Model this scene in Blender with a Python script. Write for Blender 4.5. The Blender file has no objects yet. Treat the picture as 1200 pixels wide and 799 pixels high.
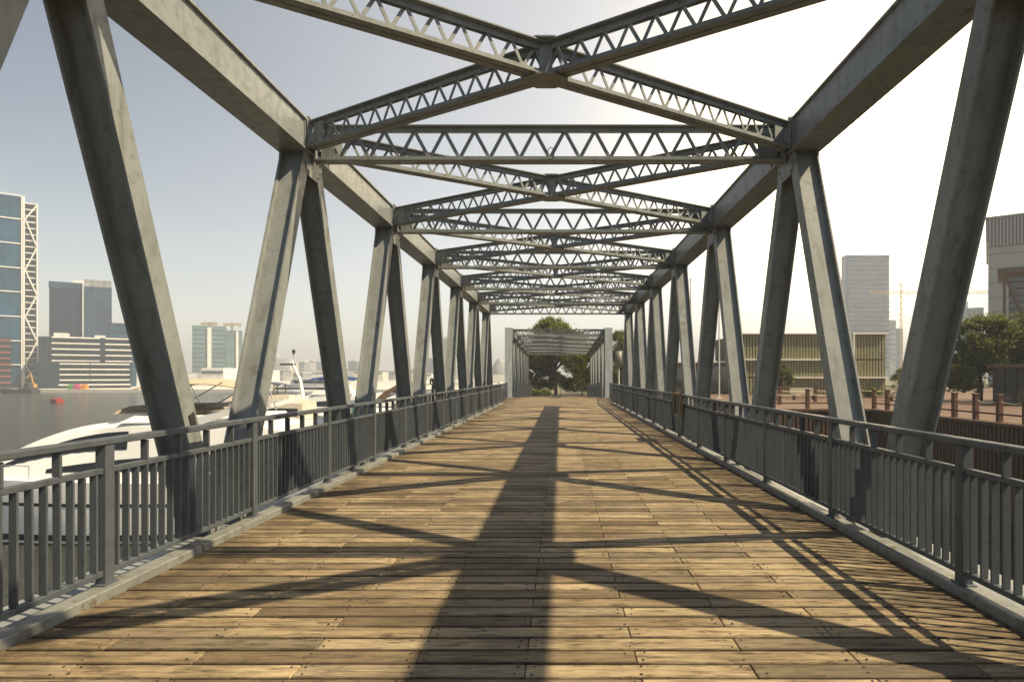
import bpy, bmesh, math, random
from mathutils import Vector, Matrix, noise
R = math.radians
random.seed(7)
scene = bpy.context.scene
col = scene.collection

# ------------------------------------------------------------------ camera
EYE = 1.57
F = 720.0                      # focal length in photograph pixels (1200 wide)
VPX, VPY = 657.0, 440.0        # where the bridge axis vanishes in the photograph
cam_d = bpy.data.cameras.new('camera')
cam_d.sensor_width = 36.0
cam_d.lens = F / 1200 * 36
cam_d.shift_x = -(VPX - 600) / 1200
cam_d.shift_y = (VPY - 399.5) / 1200
cam_d.clip_start = 0.05
cam_d.clip_end = 12000
cam = bpy.data.objects.new('camera', cam_d)
col.objects.link(cam)
cam.location = (0, 0, EYE)
cam.rotation_euler = (R(90), 0, 0)
scene.camera = cam

# ------------------------------------------------------------------ light
SUN = Vector((0.779, -0.243, 1.0)).normalized()
sun_el = math.asin(SUN.z)
sun_az = math.atan2(SUN.x, SUN.y)          # clockwise from +Y
world = bpy.data.worlds.new('World')
scene.world = world
world.use_nodes = True
wn, wl = world.node_tree.nodes, world.node_tree.links
wn.clear()
out = wn.new('ShaderNodeOutputWorld')
sky = wn.new('ShaderNodeTexSky')
sky.sky_type = 'NISHITA'
sky.sun_disc = False
sky.sun_elevation = sun_el
sky.sun_rotation = sun_az
sky.air_density = 1.25
sky.dust_density = 1.0
sky.ozone_density = 1.2
bg = wn.new('ShaderNodeBackground')
bg.inputs['Strength'].default_value = 0.05
wl.new(sky.outputs[0], bg.inputs['Color'])
# bright warm haze that spreads from low in the sky ahead on the right
tc = wn.new('ShaderNodeTexCoord')
dot = wn.new('ShaderNodeVectorMath'); dot.operation = 'DOT_PRODUCT'
g = Vector((0.47, 1.0, 0.36)).normalized()
dot.inputs[1].default_value = g
wl.new(tc.outputs['Generated'], dot.inputs[0])
mx = wn.new('ShaderNodeMath'); mx.operation = 'MAXIMUM'; mx.inputs[1].default_value = 0
wl.new(dot.outputs['Value'], mx.inputs[0])
def lobe(power, colour, amount):
    p = wn.new('ShaderNodeMath'); p.operation = 'POWER'; p.inputs[1].default_value = power
    wl.new(mx.outputs[0], p.inputs[0])
    m = wn.new('ShaderNodeMath'); m.operation = 'MULTIPLY'; m.inputs[1].default_value = amount
    wl.new(p.outputs[0], m.inputs[0])
    b = wn.new('ShaderNodeBackground'); b.inputs['Color'].default_value = (*colour, 1)
    wl.new(m.outputs[0], b.inputs['Strength'])
    return b
sh = bg.outputs[0]
# hazy brightening towards the horizon, the same all the way round, slightly uneven
sxyz = wn.new('ShaderNodeSeparateXYZ'); wl.new(tc.outputs['Generated'], sxyz.inputs[0])
az = wn.new('ShaderNodeMath'); az.operation = 'ABSOLUTE'; wl.new(sxyz.outputs[2], az.inputs[0])
iz = wn.new('ShaderNodeMath'); iz.operation = 'SUBTRACT'; iz.inputs[0].default_value = 1.0; wl.new(az.outputs[0], iz.inputs[1])
pz_ = wn.new('ShaderNodeMath'); pz_.operation = 'POWER'; pz_.inputs[1].default_value = 7.0; wl.new(iz.outputs[0], pz_.inputs[0])
cn = wn.new('ShaderNodeTexNoise'); cn.inputs['Scale'].default_value = 1.7; cn.inputs['Detail'].default_value = 4
cm_ = wn.new('ShaderNodeMapping'); cm_.inputs['Scale'].default_value = (1, 1, 3.5); wl.new(tc.outputs['Generated'], cm_.inputs['Vector']); wl.new(cm_.outputs[0], cn.inputs['Vector'])
cr_ = wn.new('ShaderNodeMapRange'); cr_.inputs[1].default_value = 0.3; cr_.inputs[2].default_value = 0.7; cr_.inputs[3].default_value = 0.34; cr_.inputs[4].default_value = 0.50
wl.new(cn.outputs[0], cr_.inputs[0])
hm_ = wn.new('ShaderNodeMath'); hm_.operation = 'MULTIPLY'; wl.new(pz_.outputs[0], hm_.inputs[0]); wl.new(cr_.outputs[0], hm_.inputs[1])
hb_ = wn.new('ShaderNodeBackground'); hb_.inputs['Color'].default_value = (1.0, 0.985, 0.965, 1); wl.new(hm_.outputs[0], hb_.inputs['Strength'])
ha_ = wn.new('ShaderNodeAddShader'); wl.new(sh, ha_.inputs[0]); wl.new(hb_.outputs[0], ha_.inputs[1]); sh = ha_.outputs[0]
for args in ((3.0, (1.0, 0.915, 0.80), 0.50), (45, (1.0, 0.74, 0.34), 2.4), (500, (1.0, 0.85, 0.5), 6.0)):
    b = lobe(*args)
    a = wn.new('ShaderNodeAddShader')
    wl.new(sh, a.inputs[0]); wl.new(b.outputs[0], a.inputs[1]); sh = a.outputs[0]
wl.new(sh, out.inputs['Surface'])

sun_d = bpy.data.lights.new('sun', 'SUN')
sun_d.energy = 5.0
sun_d.angle = R(0.6)
sun_d.color = (1.0, 0.82, 0.54)
sun = bpy.data.objects.new('sun', sun_d)
col.objects.link(sun)
sun.location = (20, -6, 30)
sun.rotation_euler = SUN.to_track_quat('Z', 'Y').to_euler()

scene.view_settings.view_transform = 'Standard'
scene.view_settings.look = 'None'
scene.view_settings.gamma = 1
scene.view_settings.exposure = 0.72

# ------------------------------------------------------------------ materials
MATS = {}
def new_mat(name):
    m = bpy.data.materials.new(name); m.use_nodes = True
    nt = m.node_tree
    return m, nt, nt.nodes['Principled BSDF'], nt.nodes, nt.links
def nd(nt, t, **kw):
    n = nt.nodes.new(t)
    for k, v in kw.items():
        if k in n.inputs: n.inputs[k].default_value = v
        else: setattr(n, k, v)
    return n
def coords(nt, world_space=False):
    """object coordinates shifted by a random amount per object, or world position"""
    if world_space:
        return nd(nt, 'ShaderNodeNewGeometry').outputs['Position']
    t = nd(nt, 'ShaderNodeTexCoord'); oi = nd(nt, 'ShaderNodeObjectInfo')
    mu = nd(nt, 'ShaderNodeMath', operation='MULTIPLY'); mu.inputs[1].default_value = 37.0
    nt.links.new(oi.outputs['Random'], mu.inputs[0])
    ad = nd(nt, 'ShaderNodeVectorMath', operation='ADD')
    nt.links.new(t.outputs['Object'], ad.inputs[0]); nt.links.new(mu.outputs[0], ad.inputs[1])
    return ad.outputs[0]
def noise_n(nt, vec, scale, detail=5, rough=0.6, stretch=None):
    if stretch:
        mp = nd(nt, 'ShaderNodeMapping'); mp.inputs['Scale'].default_value = stretch
        nt.links.new(vec, mp.inputs['Vector']); vec = mp.outputs[0]
    n = nd(nt, 'ShaderNodeTexNoise'); n.inputs['Scale'].default_value = scale
    n.inputs['Detail'].default_value = detail; n.inputs['Roughness'].default_value = rough
    nt.links.new(vec, n.inputs['Vector'])
    return n.outputs['Fac']
def ramp(nt, fac, stops):
    r = nd(nt, 'ShaderNodeValToRGB')
    el = r.color_ramp.elements
    el[0].position, el[0].color = stops[0][0], (*stops[0][1], 1)
    el[1].position, el[1].color = stops[-1][0], (*stops[-1][1], 1)
    for p, c in stops[1:-1]:
        e = el.new(p); e.color = (*c, 1)
    nt.links.new(fac, r.inputs[0])
    return r.outputs[0]
def mix(nt, fac, a, b, mode='MIX'):
    m = nd(nt, 'ShaderNodeMix', data_type='RGBA', blend_type=mode)
    if isinstance(fac, (int, float)): m.inputs[0].default_value = fac
    else: nt.links.new(fac, m.inputs[0])
    for k, v in ((6, a), (7, b)):
        if isinstance(v, tuple): m.inputs[k].default_value = (*v, 1)
        else: nt.links.new(v, m.inputs[k])
    return m.outputs[2]
def bump(nt, height, bsdf, strength, dist=0.01):
    b = nd(nt, 'ShaderNodeBump'); b.inputs['Strength'].default_value = strength
    b.inputs['Distance'].default_value = dist
    nt.links.new(height, b.inputs['Height']); nt.links.new(b.outputs[0], bsdf.inputs['Normal'])

def plain(name, c, rough=0.6, metal=0.0, var=0.12, scale=3.0):
    if name in MATS: return MATS[name]
    m, nt, p, n, l = new_mat(name)
    v = coords(nt)
    f = noise_n(nt, v, scale)
    lo = tuple(max(0, x * (1 - var)) for x in c); hi = tuple(min(1, x * (1 + var)) for x in c)
    l.new(ramp(nt, f, [(0.3, lo), (0.7, hi)]), p.inputs['Base Color'])
    p.inputs['Roughness'].default_value = rough; p.inputs['Metallic'].default_value = metal
    MATS[name] = m
    return m

def steel(name, c, rust=0.62, rough=0.42, rscale=3.4):
    m, nt, p, n, l = new_mat(name)
    v = coords(nt)
    f1 = noise_n(nt, v, 1.3, 6, 0.65)
    base = ramp(nt, f1, [(0.28, tuple(x * 0.80 for x in c)), (0.55, c), (0.78, tuple(min(1, x * 1.12) for x in c))])
    f2 = noise_n(nt, v, 9.0, 6, 0.7)
    dirt = ramp(nt, f2, [(0.52, (0, 0, 0)), (0.80, (1, 1, 1))])
    base = mix(nt, dirt, base, tuple(x * 0.55 for x in c))
    f5 = noise_n(nt, v, 1.0, 6, 0.7, (7, 7, 0.7))
    base = mix(nt, ramp(nt, f5, [(0.52, (0, 0, 0)), (0.72, (0.75, 0.75, 0.75))]), base, tuple(x * k for x, k in zip(c, (0.50, 0.46, 0.40))))
    f3 = noise_n(nt, v, rscale, 8, 0.72)
    rm = ramp(nt, f3, [(rust, (0, 0, 0)), (rust + 0.09, (0.85, 0.85, 0.85))])
    f4 = noise_n(nt, v, 40, 3, 0.6)
    rc = ramp(nt, f4, [(0.3, (0.055, 0.030, 0.016)), (0.7, (0.17, 0.115, 0.05))])
    base = mix(nt, rm, base, rc)
    l.new(base, p.inputs['Base Color'])
    l.new(ramp(nt, f2, [(0.3, (rough - 0.08,) * 3), (0.8, (rough + 0.25,) * 3)]), p.inputs['Roughness'])
    p.inputs['Specular IOR Level'].default_value = 0.3
    bump(nt, f2, p, 0.12, 0.004)
    MATS[name] = m
    return m

STEEL = steel('painted_steel', (0.245, 0.265, 0.265), 0.62)
RAIL = steel('rail_paint', (0.086, 0.100, 0.114), 0.66)
KERB = steel('kerb_paint', (0.215, 0.222, 0.205), 0.56, 0.5, 7.0)
PORTAL = steel('pale_portal_paint', (0.42, 0.46, 0.48), 0.75)

def wood_mat(name, edge):
    m, nt, p, n, l = new_mat(name)
    v = coords(nt)
    oi = nd(nt, 'ShaderNodeObjectInfo'); gi = nd(nt, 'ShaderNodeNewGeometry')
    rnd = nd(nt, 'ShaderNodeMath', operation='ADD')
    l.new(oi.outputs['Random'], rnd.inputs[0]); l.new(gi.outputs['Random Per Island'], rnd.inputs[1])
    fr = nd(nt, 'ShaderNodeMath', operation='FRACT'); l.new(rnd.outputs[0], fr.inputs[0])
    off = nd(nt, 'ShaderNodeVectorMath', operation='SCALE'); off.inputs[0].default_value = (53, 91, 17)
    l.new(fr.outputs[0], off.inputs['Scale'])
    ad = nd(nt, 'ShaderNodeVectorMath', operation='ADD'); l.new(v, ad.inputs[0]); l.new(off.outputs[0], ad.inputs[1])
    vv = ad.outputs[0]
    grain = noise_n(nt, vv, 3.0, 8, 0.7, (0.9, 16, 16))
    wave = noise_n(nt, vv, 2.2, 4, 0.6, (1.0, 5, 5))
    tone = ramp(nt, fr.outputs[0], [(0.0, (0.15, 0.116, 0.070)), (0.25, (0.30, 0.232, 0.138)), (0.6, (0.43, 0.342, 0.21)), (0.8, (0.34, 0.275, 0.18)), (1.0, (0.20, 0.165, 0.112))])
    c = mix(nt, 0.95, tone, ramp(nt, grain, [(0.30, (0.34, 0.32, 0.30)), (0.5, (0.92, 0.92, 0.92)), (0.72, (1.25, 1.22, 1.18))]), 'MULTIPLY')
    c = mix(nt, 0.6, c, ramp(nt, wave, [(0.3, (0.6, 0.58, 0.55)), (0.55, (1, 1, 1)), (0.8, (1.15, 1.15, 1.12))]), 'MULTIPLY')
    fine = noise_n(nt, vv, 3.0, 6, 0.75, (2.0, 60, 60))
    c = mix(nt, 0.85, c, ramp(nt, fine, [(0.34, (0.36, 0.34, 0.31)), (0.5, (1, 1, 1)), (0.66, (1.3, 1.28, 1.25))]), 'MULTIPLY')
    # knots
    mp = nd(nt, 'ShaderNodeMapping'); mp.inputs['Scale'].default_value = (1.5, 5.0, 0.4); l.new(vv, mp.inputs['Vector'])
    vo = nd(nt, 'ShaderNodeTexVoronoi'); vo.inputs['Scale'].default_value = 1.6; l.new(mp.outputs[0], vo.inputs['Vector'])
    kn = ramp(nt, vo.outputs['Distance'], [(0.03, (1, 1, 1)), (0.22, (0, 0, 0))])
    wb = noise_n(nt, vv, 16, 3, 0.6)
    knm = mix(nt, 1.0, kn, ramp(nt, wb, [(0.40, (0, 0, 0)), (0.6, (1, 1, 1))]), 'MULTIPLY')
    c = mix(nt, knm, c, (0.055, 0.036, 0.02))
    # cracks along the grain
    cr = noise_n(nt, vv, 2.0, 6, 0.75, (1.2, 30, 30))
    c = mix(nt, ramp(nt, cr, [(0.60, (0, 0, 0)), (0.66, (0.85, 0.85, 0.85))]), c, (0.05, 0.034, 0.02))
    # dirt in patches over the whole deck
    pos = gi.outputs['Position']
    st = noise_n(nt, pos, 0.85, 6, 0.66, (1.0, 1.5, 1))
    c = mix(nt, ramp(nt, st, [(0.44, (0, 0, 0)), (0.66, (0.68, 0.68, 0.68))]), c, (0.075, 0.052, 0.03))
    st2 = noise_n(nt, pos, 7.0, 6, 0.75, (0.5, 2.6, 1))
    c = mix(nt, ramp(nt, st2, [(0.54, (0, 0, 0)), (0.62, (0.8, 0.8, 0.8))]), c, (0.06, 0.042, 0.026))
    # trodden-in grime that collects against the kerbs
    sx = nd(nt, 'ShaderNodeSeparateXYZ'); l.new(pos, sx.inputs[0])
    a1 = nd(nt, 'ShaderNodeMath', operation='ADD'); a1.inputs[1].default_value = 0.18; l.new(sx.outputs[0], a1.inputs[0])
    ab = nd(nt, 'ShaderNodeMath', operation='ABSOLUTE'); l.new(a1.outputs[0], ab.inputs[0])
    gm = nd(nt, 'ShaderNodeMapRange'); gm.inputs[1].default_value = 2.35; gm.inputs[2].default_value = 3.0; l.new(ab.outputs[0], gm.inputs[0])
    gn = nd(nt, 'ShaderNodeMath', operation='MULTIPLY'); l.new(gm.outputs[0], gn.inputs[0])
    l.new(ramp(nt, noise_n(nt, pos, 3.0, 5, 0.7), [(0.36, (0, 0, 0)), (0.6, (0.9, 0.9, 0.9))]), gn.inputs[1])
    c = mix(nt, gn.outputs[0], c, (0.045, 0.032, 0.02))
    if edge:
        to = nd(nt, 'ShaderNodeTexCoord'); so = nd(nt, 'ShaderNodeSeparateXYZ'); l.new(to.outputs['Object'], so.inputs[0])
        ay = nd(nt, 'ShaderNodeMath', operation='ABSOLUTE'); l.new(so.outputs[1], ay.inputs[0])
        er = nd(nt, 'ShaderNodeMapRange'); er.inputs[1].default_value = 0.056; er.inputs[2].default_value = 0.071; l.new(ay.outputs[0], er.inputs[0])
        em = nd(nt, 'ShaderNodeMath', operation='MULTIPLY'); l.new(er.outputs[0], em.inputs[0])
        l.new(ramp(nt, noise_n(nt, vv, 5.0, 5, 0.7, (1, 2, 1)), [(0.3, (0.25, 0.25, 0.25)), (0.65, (0.95, 0.95, 0.95))]), em.inputs[1])
        c = mix(nt, em.outputs[0], c, (0.04, 0.03, 0.02))
    l.new(c, p.inputs['Base Color'])
    p.inputs['Roughness'].default_value = 0.72
    p.inputs['Specular IOR Level'].default_value = 0.22
    bump(nt, grain, p, 0.35, 0.006)
    return m
WOOD = wood_mat('weathered_deck_wood', False)
WOOD_NEAR = wood_mat('weathered_deck_wood_near', True)
DARK = plain('dark_iron', (0.03, 0.03, 0.032), 0.6)
JOIST = plain('joist_timber', (0.06, 0.045, 0.03), 0.8)
NAIL = plain('nail_iron', (0.028, 0.02, 0.014), 0.6)

# ------------------------------------------------------------------ mesh helpers
class MB:
    def __init__(s): s.v = []; s.f = []; s.m = []; s.mi = 0
    def quadbox(s, pts):
        b = len(s.v); s.v += [tuple(p) for p in pts]
        for q in ((0, 3, 2, 1), (4, 5, 6, 7), (0, 1, 5, 4), (1, 2, 6, 5), (2, 3, 7, 6), (3, 0, 4, 7)):
            s.f.append(tuple(b + i for i in q)); s.m.append(s.mi)
    def box(s, x0, x1, y0, y1, z0, z1):
        s.quadbox([(x0, y0, z0), (x1, y0, z0), (x1, y1, z0), (x0, y1, z0), (x0, y0, z1), (x1, y0, z1), (x1, y1, z1), (x0, y1, z1)])
    def beam(s, p0, p1, w, h, up=(0, 0, 1)):
        """bar from p0 to p1; w across, h along the up direction"""
        p0, p1 = Vector(p0), Vector(p1)
        d = (p1 - p0).normalized(); up = Vector(up)
        a = d.cross(up)
        if a.length < 1e-4: a = d.cross(Vector((1, 0, 0)))
        a.normalize(); u = a.cross(d).normalized()
        a *= w / 2; u *= h / 2
        s.quadbox([p0 - a - u, p0 + a - u, p0 + a + u, p0 - a + u, p1 - a - u, p1 + a - u, p1 + a + u, p1 - a + u])
    def tube(s, pts, r, n=6, r1=None):
        pts = [Vector(p) for p in pts]; b = len(s.v)
        k = len(pts)
        for i, p in enumerate(pts):
            d = (pts[min(i + 1, k - 1)] - pts[max(i - 1, 0)]).normalized()
            a = d.cross(Vector((0, 0, 1)))
            if a.length < 1e-3: a = d.cross(Vector((1, 0, 0)))
            a.normalize(); u = a.cross(d)
            rr = r if r1 is None else r + (r1 - r) * i / (k - 1)
            for j in range(n):
                t = 2 * math.pi * j / n
                s.v.append(tuple(p + a * math.cos(t) * rr + u * math.sin(t) * rr))
        for i in range(k - 1):
            for j in range(n):
                s.f.append((b + i * n + j, b + i * n + (j + 1) % n, b + (i + 1) * n + (j + 1) % n, b + (i + 1) * n + j)); s.m.append(s.mi)
        s.f.append(tuple(b + j for j in reversed(range(n)))); s.m.append(s.mi)
        s.f.append(tuple(b + (k - 1) * n + j for j in range(n))); s.m.append(s.mi)
    def loft(s, secs, closed=True, caps=True):
        n = len(secs[0]); b = len(s.v)
        for sec in secs: s.v += [tuple(p) for p in sec]
        for i in range(len(secs) - 1):
            for j in range(n if closed else n - 1):
                j2 = (j + 1) % n
                s.f.append((b + i * n + j, b + i * n + j2, b + (i + 1) * n + j2, b + (i + 1) * n + j)); s.m.append(s.mi)
        if caps:
            s.f.append(tuple(b + j for j in reversed(range(n)))); s.m.append(s.mi)
            e = b + (len(secs) - 1) * n
            s.f.append(tuple(e + j for j in range(n))); s.m.append(s.mi)
    def prism(s, poly, x0, x1):
        """polygon in (y,z) extruded along x"""
        s.loft([[(x0, y, z) for y, z in poly], [(x1, y, z) for y, z in poly]])
    def mesh(s, name, mats, smooth=False, fix=True):
        me = bpy.data.meshes.new(name)
        me.from_pydata(s.v, [], s.f)
        for m in (mats if isinstance(mats, (list, tuple)) else [mats]): me.materials.append(m)
        if any(s.m): me.polygons.foreach_set('material_index', s.m)
        if fix:
            bm = bmesh.new(); bm.from_mesh(me); bmesh.ops.recalc_face_normals(bm, faces=bm.faces); bm.to_mesh(me); bm.free()
        if smooth: me.polygons.foreach_set('use_smooth', [True] * len(me.polygons))
        me.update()
        return me
    def build(s, name, mats, parent=None, smooth=False):
        return link(name, s.mesh(name, mats, smooth), parent)

def link(name, me, parent=None, loc=None, rot=None):
    o = bpy.data.objects.new(name, me); col.objects.link(o)
    if parent is not None: o.parent = parent
    if loc is not None: o.location = loc
    if rot is not None: o.rotation_euler = rot
    return o
def empty(name, loc=(0, 0, 0), rot=(0, 0, 0)):
    o = bpy.data.objects.new(name, None); col.objects.link(o)
    o.location = loc; o.rotation_euler = rot; o.empty_display_size = 0.3
    return o
def tag(o, label=None, cat=None, group=None, kind=None):
    if label: o['label'] = label
    if cat: o['category'] = cat
    if group: o['group'] = group
    if kind: o['kind'] = kind
    return o
_cb = {}
def cbox(sx, sy, sz, mat, ch=0.004):
    """shared mesh of a box with chamfered edges, centred on its origin"""
    k = (round(sx, 4), round(sy, 4), round(sz, 4), mat.name, ch)
    if k not in _cb:
        bm = bmesh.new(); bmesh.ops.create_cube(bm, size=1.0)
        for v in bm.verts: v.co = Vector((v.co.x * sx, v.co.y * sy, v.co.z * sz))
        bmesh.ops.bevel(bm, geom=list(bm.edges), offset=ch, segments=1, affect='EDGES')
        me = bpy.data.meshes.new('piece'); bm.to_mesh(me); bm.free(); me.materials.append(mat)
        _cb[k] = me
    return _cb[k]
def copy_tree(o, parent=None):
    c = o.copy(); col.objects.link(c); c.parent = parent
    for ch in list(o.children): copy_tree(ch, c)
    return c

# ------------------------------------------------------------------ bridge measurements (metres)
AL, AR = -3.43, 3.12           # inner faces of the trusses
CW, CH = 0.42, 0.44            # chord section
CB = 4.62                      # underside of the top chords
BAY = 4.30
Y1 = 8.62
KL, KR = -3.19, 2.83           # kerb faces
def node_y(k): return Y1 + BAY * (k - 1)
PITCH = 0.163
# ------------------------------------------------------------------ setting
WATER_Z = -5.0
def water_mat():
    m, nt, p, n, l = new_mat('river_water')
    pos = coords(nt, True)
    p.inputs['Base Color'].default_value = (0.055, 0.06, 0.052, 1)
    p.inputs['Roughness'].default_value = 0.13
    a = noise_n(nt, pos, 1.6, 6, 0.7, (1, 1.8, 1)); b = noise_n(nt, pos, 0.12, 3, 0.5, (1, 2.0, 1))
    s = nd(nt, 'ShaderNodeMath', operation='ADD'); l.new(a, s.inputs[0])
    s2 = nd(nt, 'ShaderNodeMath', operation='MULTIPLY'); s2.inputs[1].default_value = 1.6; l.new(b, s2.inputs[0]); l.new(s2.outputs[0], s.inputs[1])
    bump(nt, s.outputs[0], p, 0.9, 0.4)
    return m
W = MB(); W.v = [(-2900, -300, WATER_Z), (2900, -300, WATER_Z), (2900, 2900, WATER_Z), (-2900, 2900, WATER_Z)]; W.f = [(0, 1, 2, 3)]; W.m = [0]
tag(W.build('river', water_mat()), 'grey rippled river water beside the bridge', 'river', kind='structure')

def ground_mat(name, a, b, scale=0.4):
    m, nt, p, n, l = new_mat(name)
    pos = coords(nt, True)
    f = noise_n(nt, pos, scale, 7, 0.65)
    l.new(ramp(nt, f, [(0.3, a), (0.7, b)]), p.inputs['Base Color'])
    p.inputs['Roughness'].default_value = 0.85
    return m
def slab(name, poly, z0, z1, mat, label, cat):
    m = MB(); n = len(poly)
    m.v = [(x, y, z0) for x, y in poly] + [(x, y, z1) for x, y in poly]
    m.f = [tuple(reversed(range(n))), tuple(range(n, 2 * n))] + [(i, (i + 1) % n, n + (i + 1) % n, n + i) for i in range(n)]
    m.m = [0] * len(m.f)
    return tag(m.build(name, mat), label, cat, kind='structure')
slab('ground', [(18.5, -290), (2880, -290), (2880, 2880), (-9, 2880), (-9, 67.5), (12.2, 67.5), (12.2, 36), (18.5, 36)], -7, -0.8,
     ground_mat('park_ground', (0.10, 0.10, 0.05), (0.2, 0.17, 0.11)), 'open ground of the near bank behind the promenade', 'ground')
slab('far_bank', [(-2880, 236), (-9.5, 236), (-9.5, 2880), (-2880, 2880)], -7, -3.75,
     ground_mat('bank_concrete', (0.5, 0.48, 0.43), (0.66, 0.63, 0.56), 0.1), 'pale concrete quay across the river', 'riverbank')
PAVE = ground_mat('paving', (0.12, 0.075, 0.048), (0.19, 0.122, 0.08), 0.9)
slab('promenade', [(11.6, 34.1), (17.25, 34.1), (17.25, -40), (90, -40), (90, 95), (11.6, 95)], -6, -0.27, PAVE, 'reddish paved promenade at the water edge', 'promenade')

# ------------------------------------------------------------------ deck of planks
deck = MB()
x = -3.02 + 0.0
cols = []
xc = 0.42
while xc - 0.61 > KL + 0.15: xc -= 0.61
while xc < KR - 0.15:
    cols.append(xc); xc += 0.61
for c in cols: deck.box(c - 0.05, c + 0.05, -3.1, 33.75, -0.22, -0.046)
for s in (KL + 0.06, KR - 0.06): deck.box(s - 0.05, s + 0.05, -3.1, 33.75, -0.22, -0.046)
deck = tag(deck.build('deck', JOIST), 'weathered timber plank deck of the footbridge', 'deck', kind='structure')

rows = int((33.75 + 3.0) / PITCH)
far = MB(); nails = MB(); made = 0
rng = random.Random(3)
def hexnail(m, x, y, z, r):
    b = len(m.v)
    for k in range(6): m.v.append((x + r * math.cos(k * 1.047), y + r * math.sin(k * 1.047), z))
    for k in range(6): m.v.append((x + r * 0.8 * math.cos(k * 1.047), y + r * 0.8 * math.sin(k * 1.047), z + 0.0022))
    m.f.append(tuple(b + 6 + k for k in range(6))); m.m.append(0)
    for k in range(6): m.f.append((b + k, b + (k + 1) % 6, b + 6 + (k + 1) % 6, b + 6 + k)); m.m.append(0)
for j in range(rows):
    y = -3.0 + PITCH * (j + 0.5)
    jl = [c for i, c in enumerate(cols) if (i + j) % 2 == 0]
    ed = [KL] + jl + [KR]
    if ed[1] - ed[0] < 0.2: ed.pop(1)
    for a, b in zip(ed[:-1], ed[1:]):
        L = b - a - 0.005; w = PITCH - rng.uniform(0.013, 0.021); dz = rng.uniform(-0.0025, 0.0025)
        cx = (a + b) / 2
        tilt = (rng.uniform(-0.004, 0.004), rng.uniform(-0.0012, 0.0012), rng.uniform(-0.0012, 0.0012))
        if 2.9 < y and made < 300:
            wq = round(w * 250) / 250
            link('plank', cbox(round(L, 3), wq, 0.045, WOOD_NEAR, 0.005), deck, (cx, y, -0.0225 + dz), tilt); made += 1
        else:
            h = w / 2; c = 0.004
            z0, z1 = -0.045 + dz, dz
            far.loft([[(cx - L / 2, y - h, z0), (cx - L / 2, y - h, z1 - c), (cx - L / 2, y - h + c, z1), (cx - L / 2, y + h - c, z1), (cx - L / 2, y + h, z1 - c), (cx - L / 2, y + h, z0)],
                      [(cx + L / 2, y - h, z0), (cx + L / 2, y - h, z1 - c), (cx + L / 2, y - h + c, z1), (cx + L / 2, y + h - c, z1), (cx + L / 2, y + h, z1 - c), (cx + L / 2, y + h, z0)]])
    if 2.5 < y < 17:
        for i, c in enumerate(cols):
            z = 0.0018
            if c in jl:
                for s in (-1, 1):
                    for t in (-1, 1):
                        if rng.random() < 0.85: hexnail(nails, c + s * rng.uniform(0.035, 0.06), y + t * rng.uniform(0.030, 0.05), z, rng.uniform(0.006, 0.010))
            else:
                for t in (-1, 1):
                    if rng.random() < 0.6: hexnail(nails, c + rng.uniform(-0.02, 0.02), y + t * rng.uniform(0.02, 0.05), z, rng.uniform(0.005, 0.009))
tag(far.build('planks', WOOD, deck), kind='stuff')
tag(nails.build('nail_heads', NAIL, deck), kind='stuff')

# ------------------------------------------------------------------ truss bridge
def h_section(m, p0, p1, depth, fw, tf=0.022, tw=0.016):
    """H beam lying in a plane of constant x: flanges face +-x"""
    x0 = p0[0]
    p0, p1 = Vector(p0), Vector(p1)
    d = (p1 - p0).normalized(); q = d.cross(Vector((1, 0, 0))).normalized()
    for s in (-1, 1):
        o = Vector((s * (depth / 2 - tf / 2), 0, 0))
        m.beam(p0 + o, p1 + o, tf, fw, q)
    if q.z < 0: q = -q
    m.beam(p0 + q * 0.022, p1 + q * 0.022, depth - 2 * tf, tw, q)
def chord(m, x0, x1, y0, y1, z0, z1, inset=0.035, tf=0.026):
    m.box(x0, x1, y0, y1, z0, z0 + tf)
    m.box(x0, x1, y0, y1, z1 - tf, z1)
    m.box(x0 + inset, x0 + inset + 0.016, y0 + 0.003, y1 - 0.003, z0 + tf, z1 - tf)
    m.box(x1 - inset - 0.016, x1 - inset, y0 + 0.003, y1 - 0.003, z0 + tf, z1 - tf)

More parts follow.
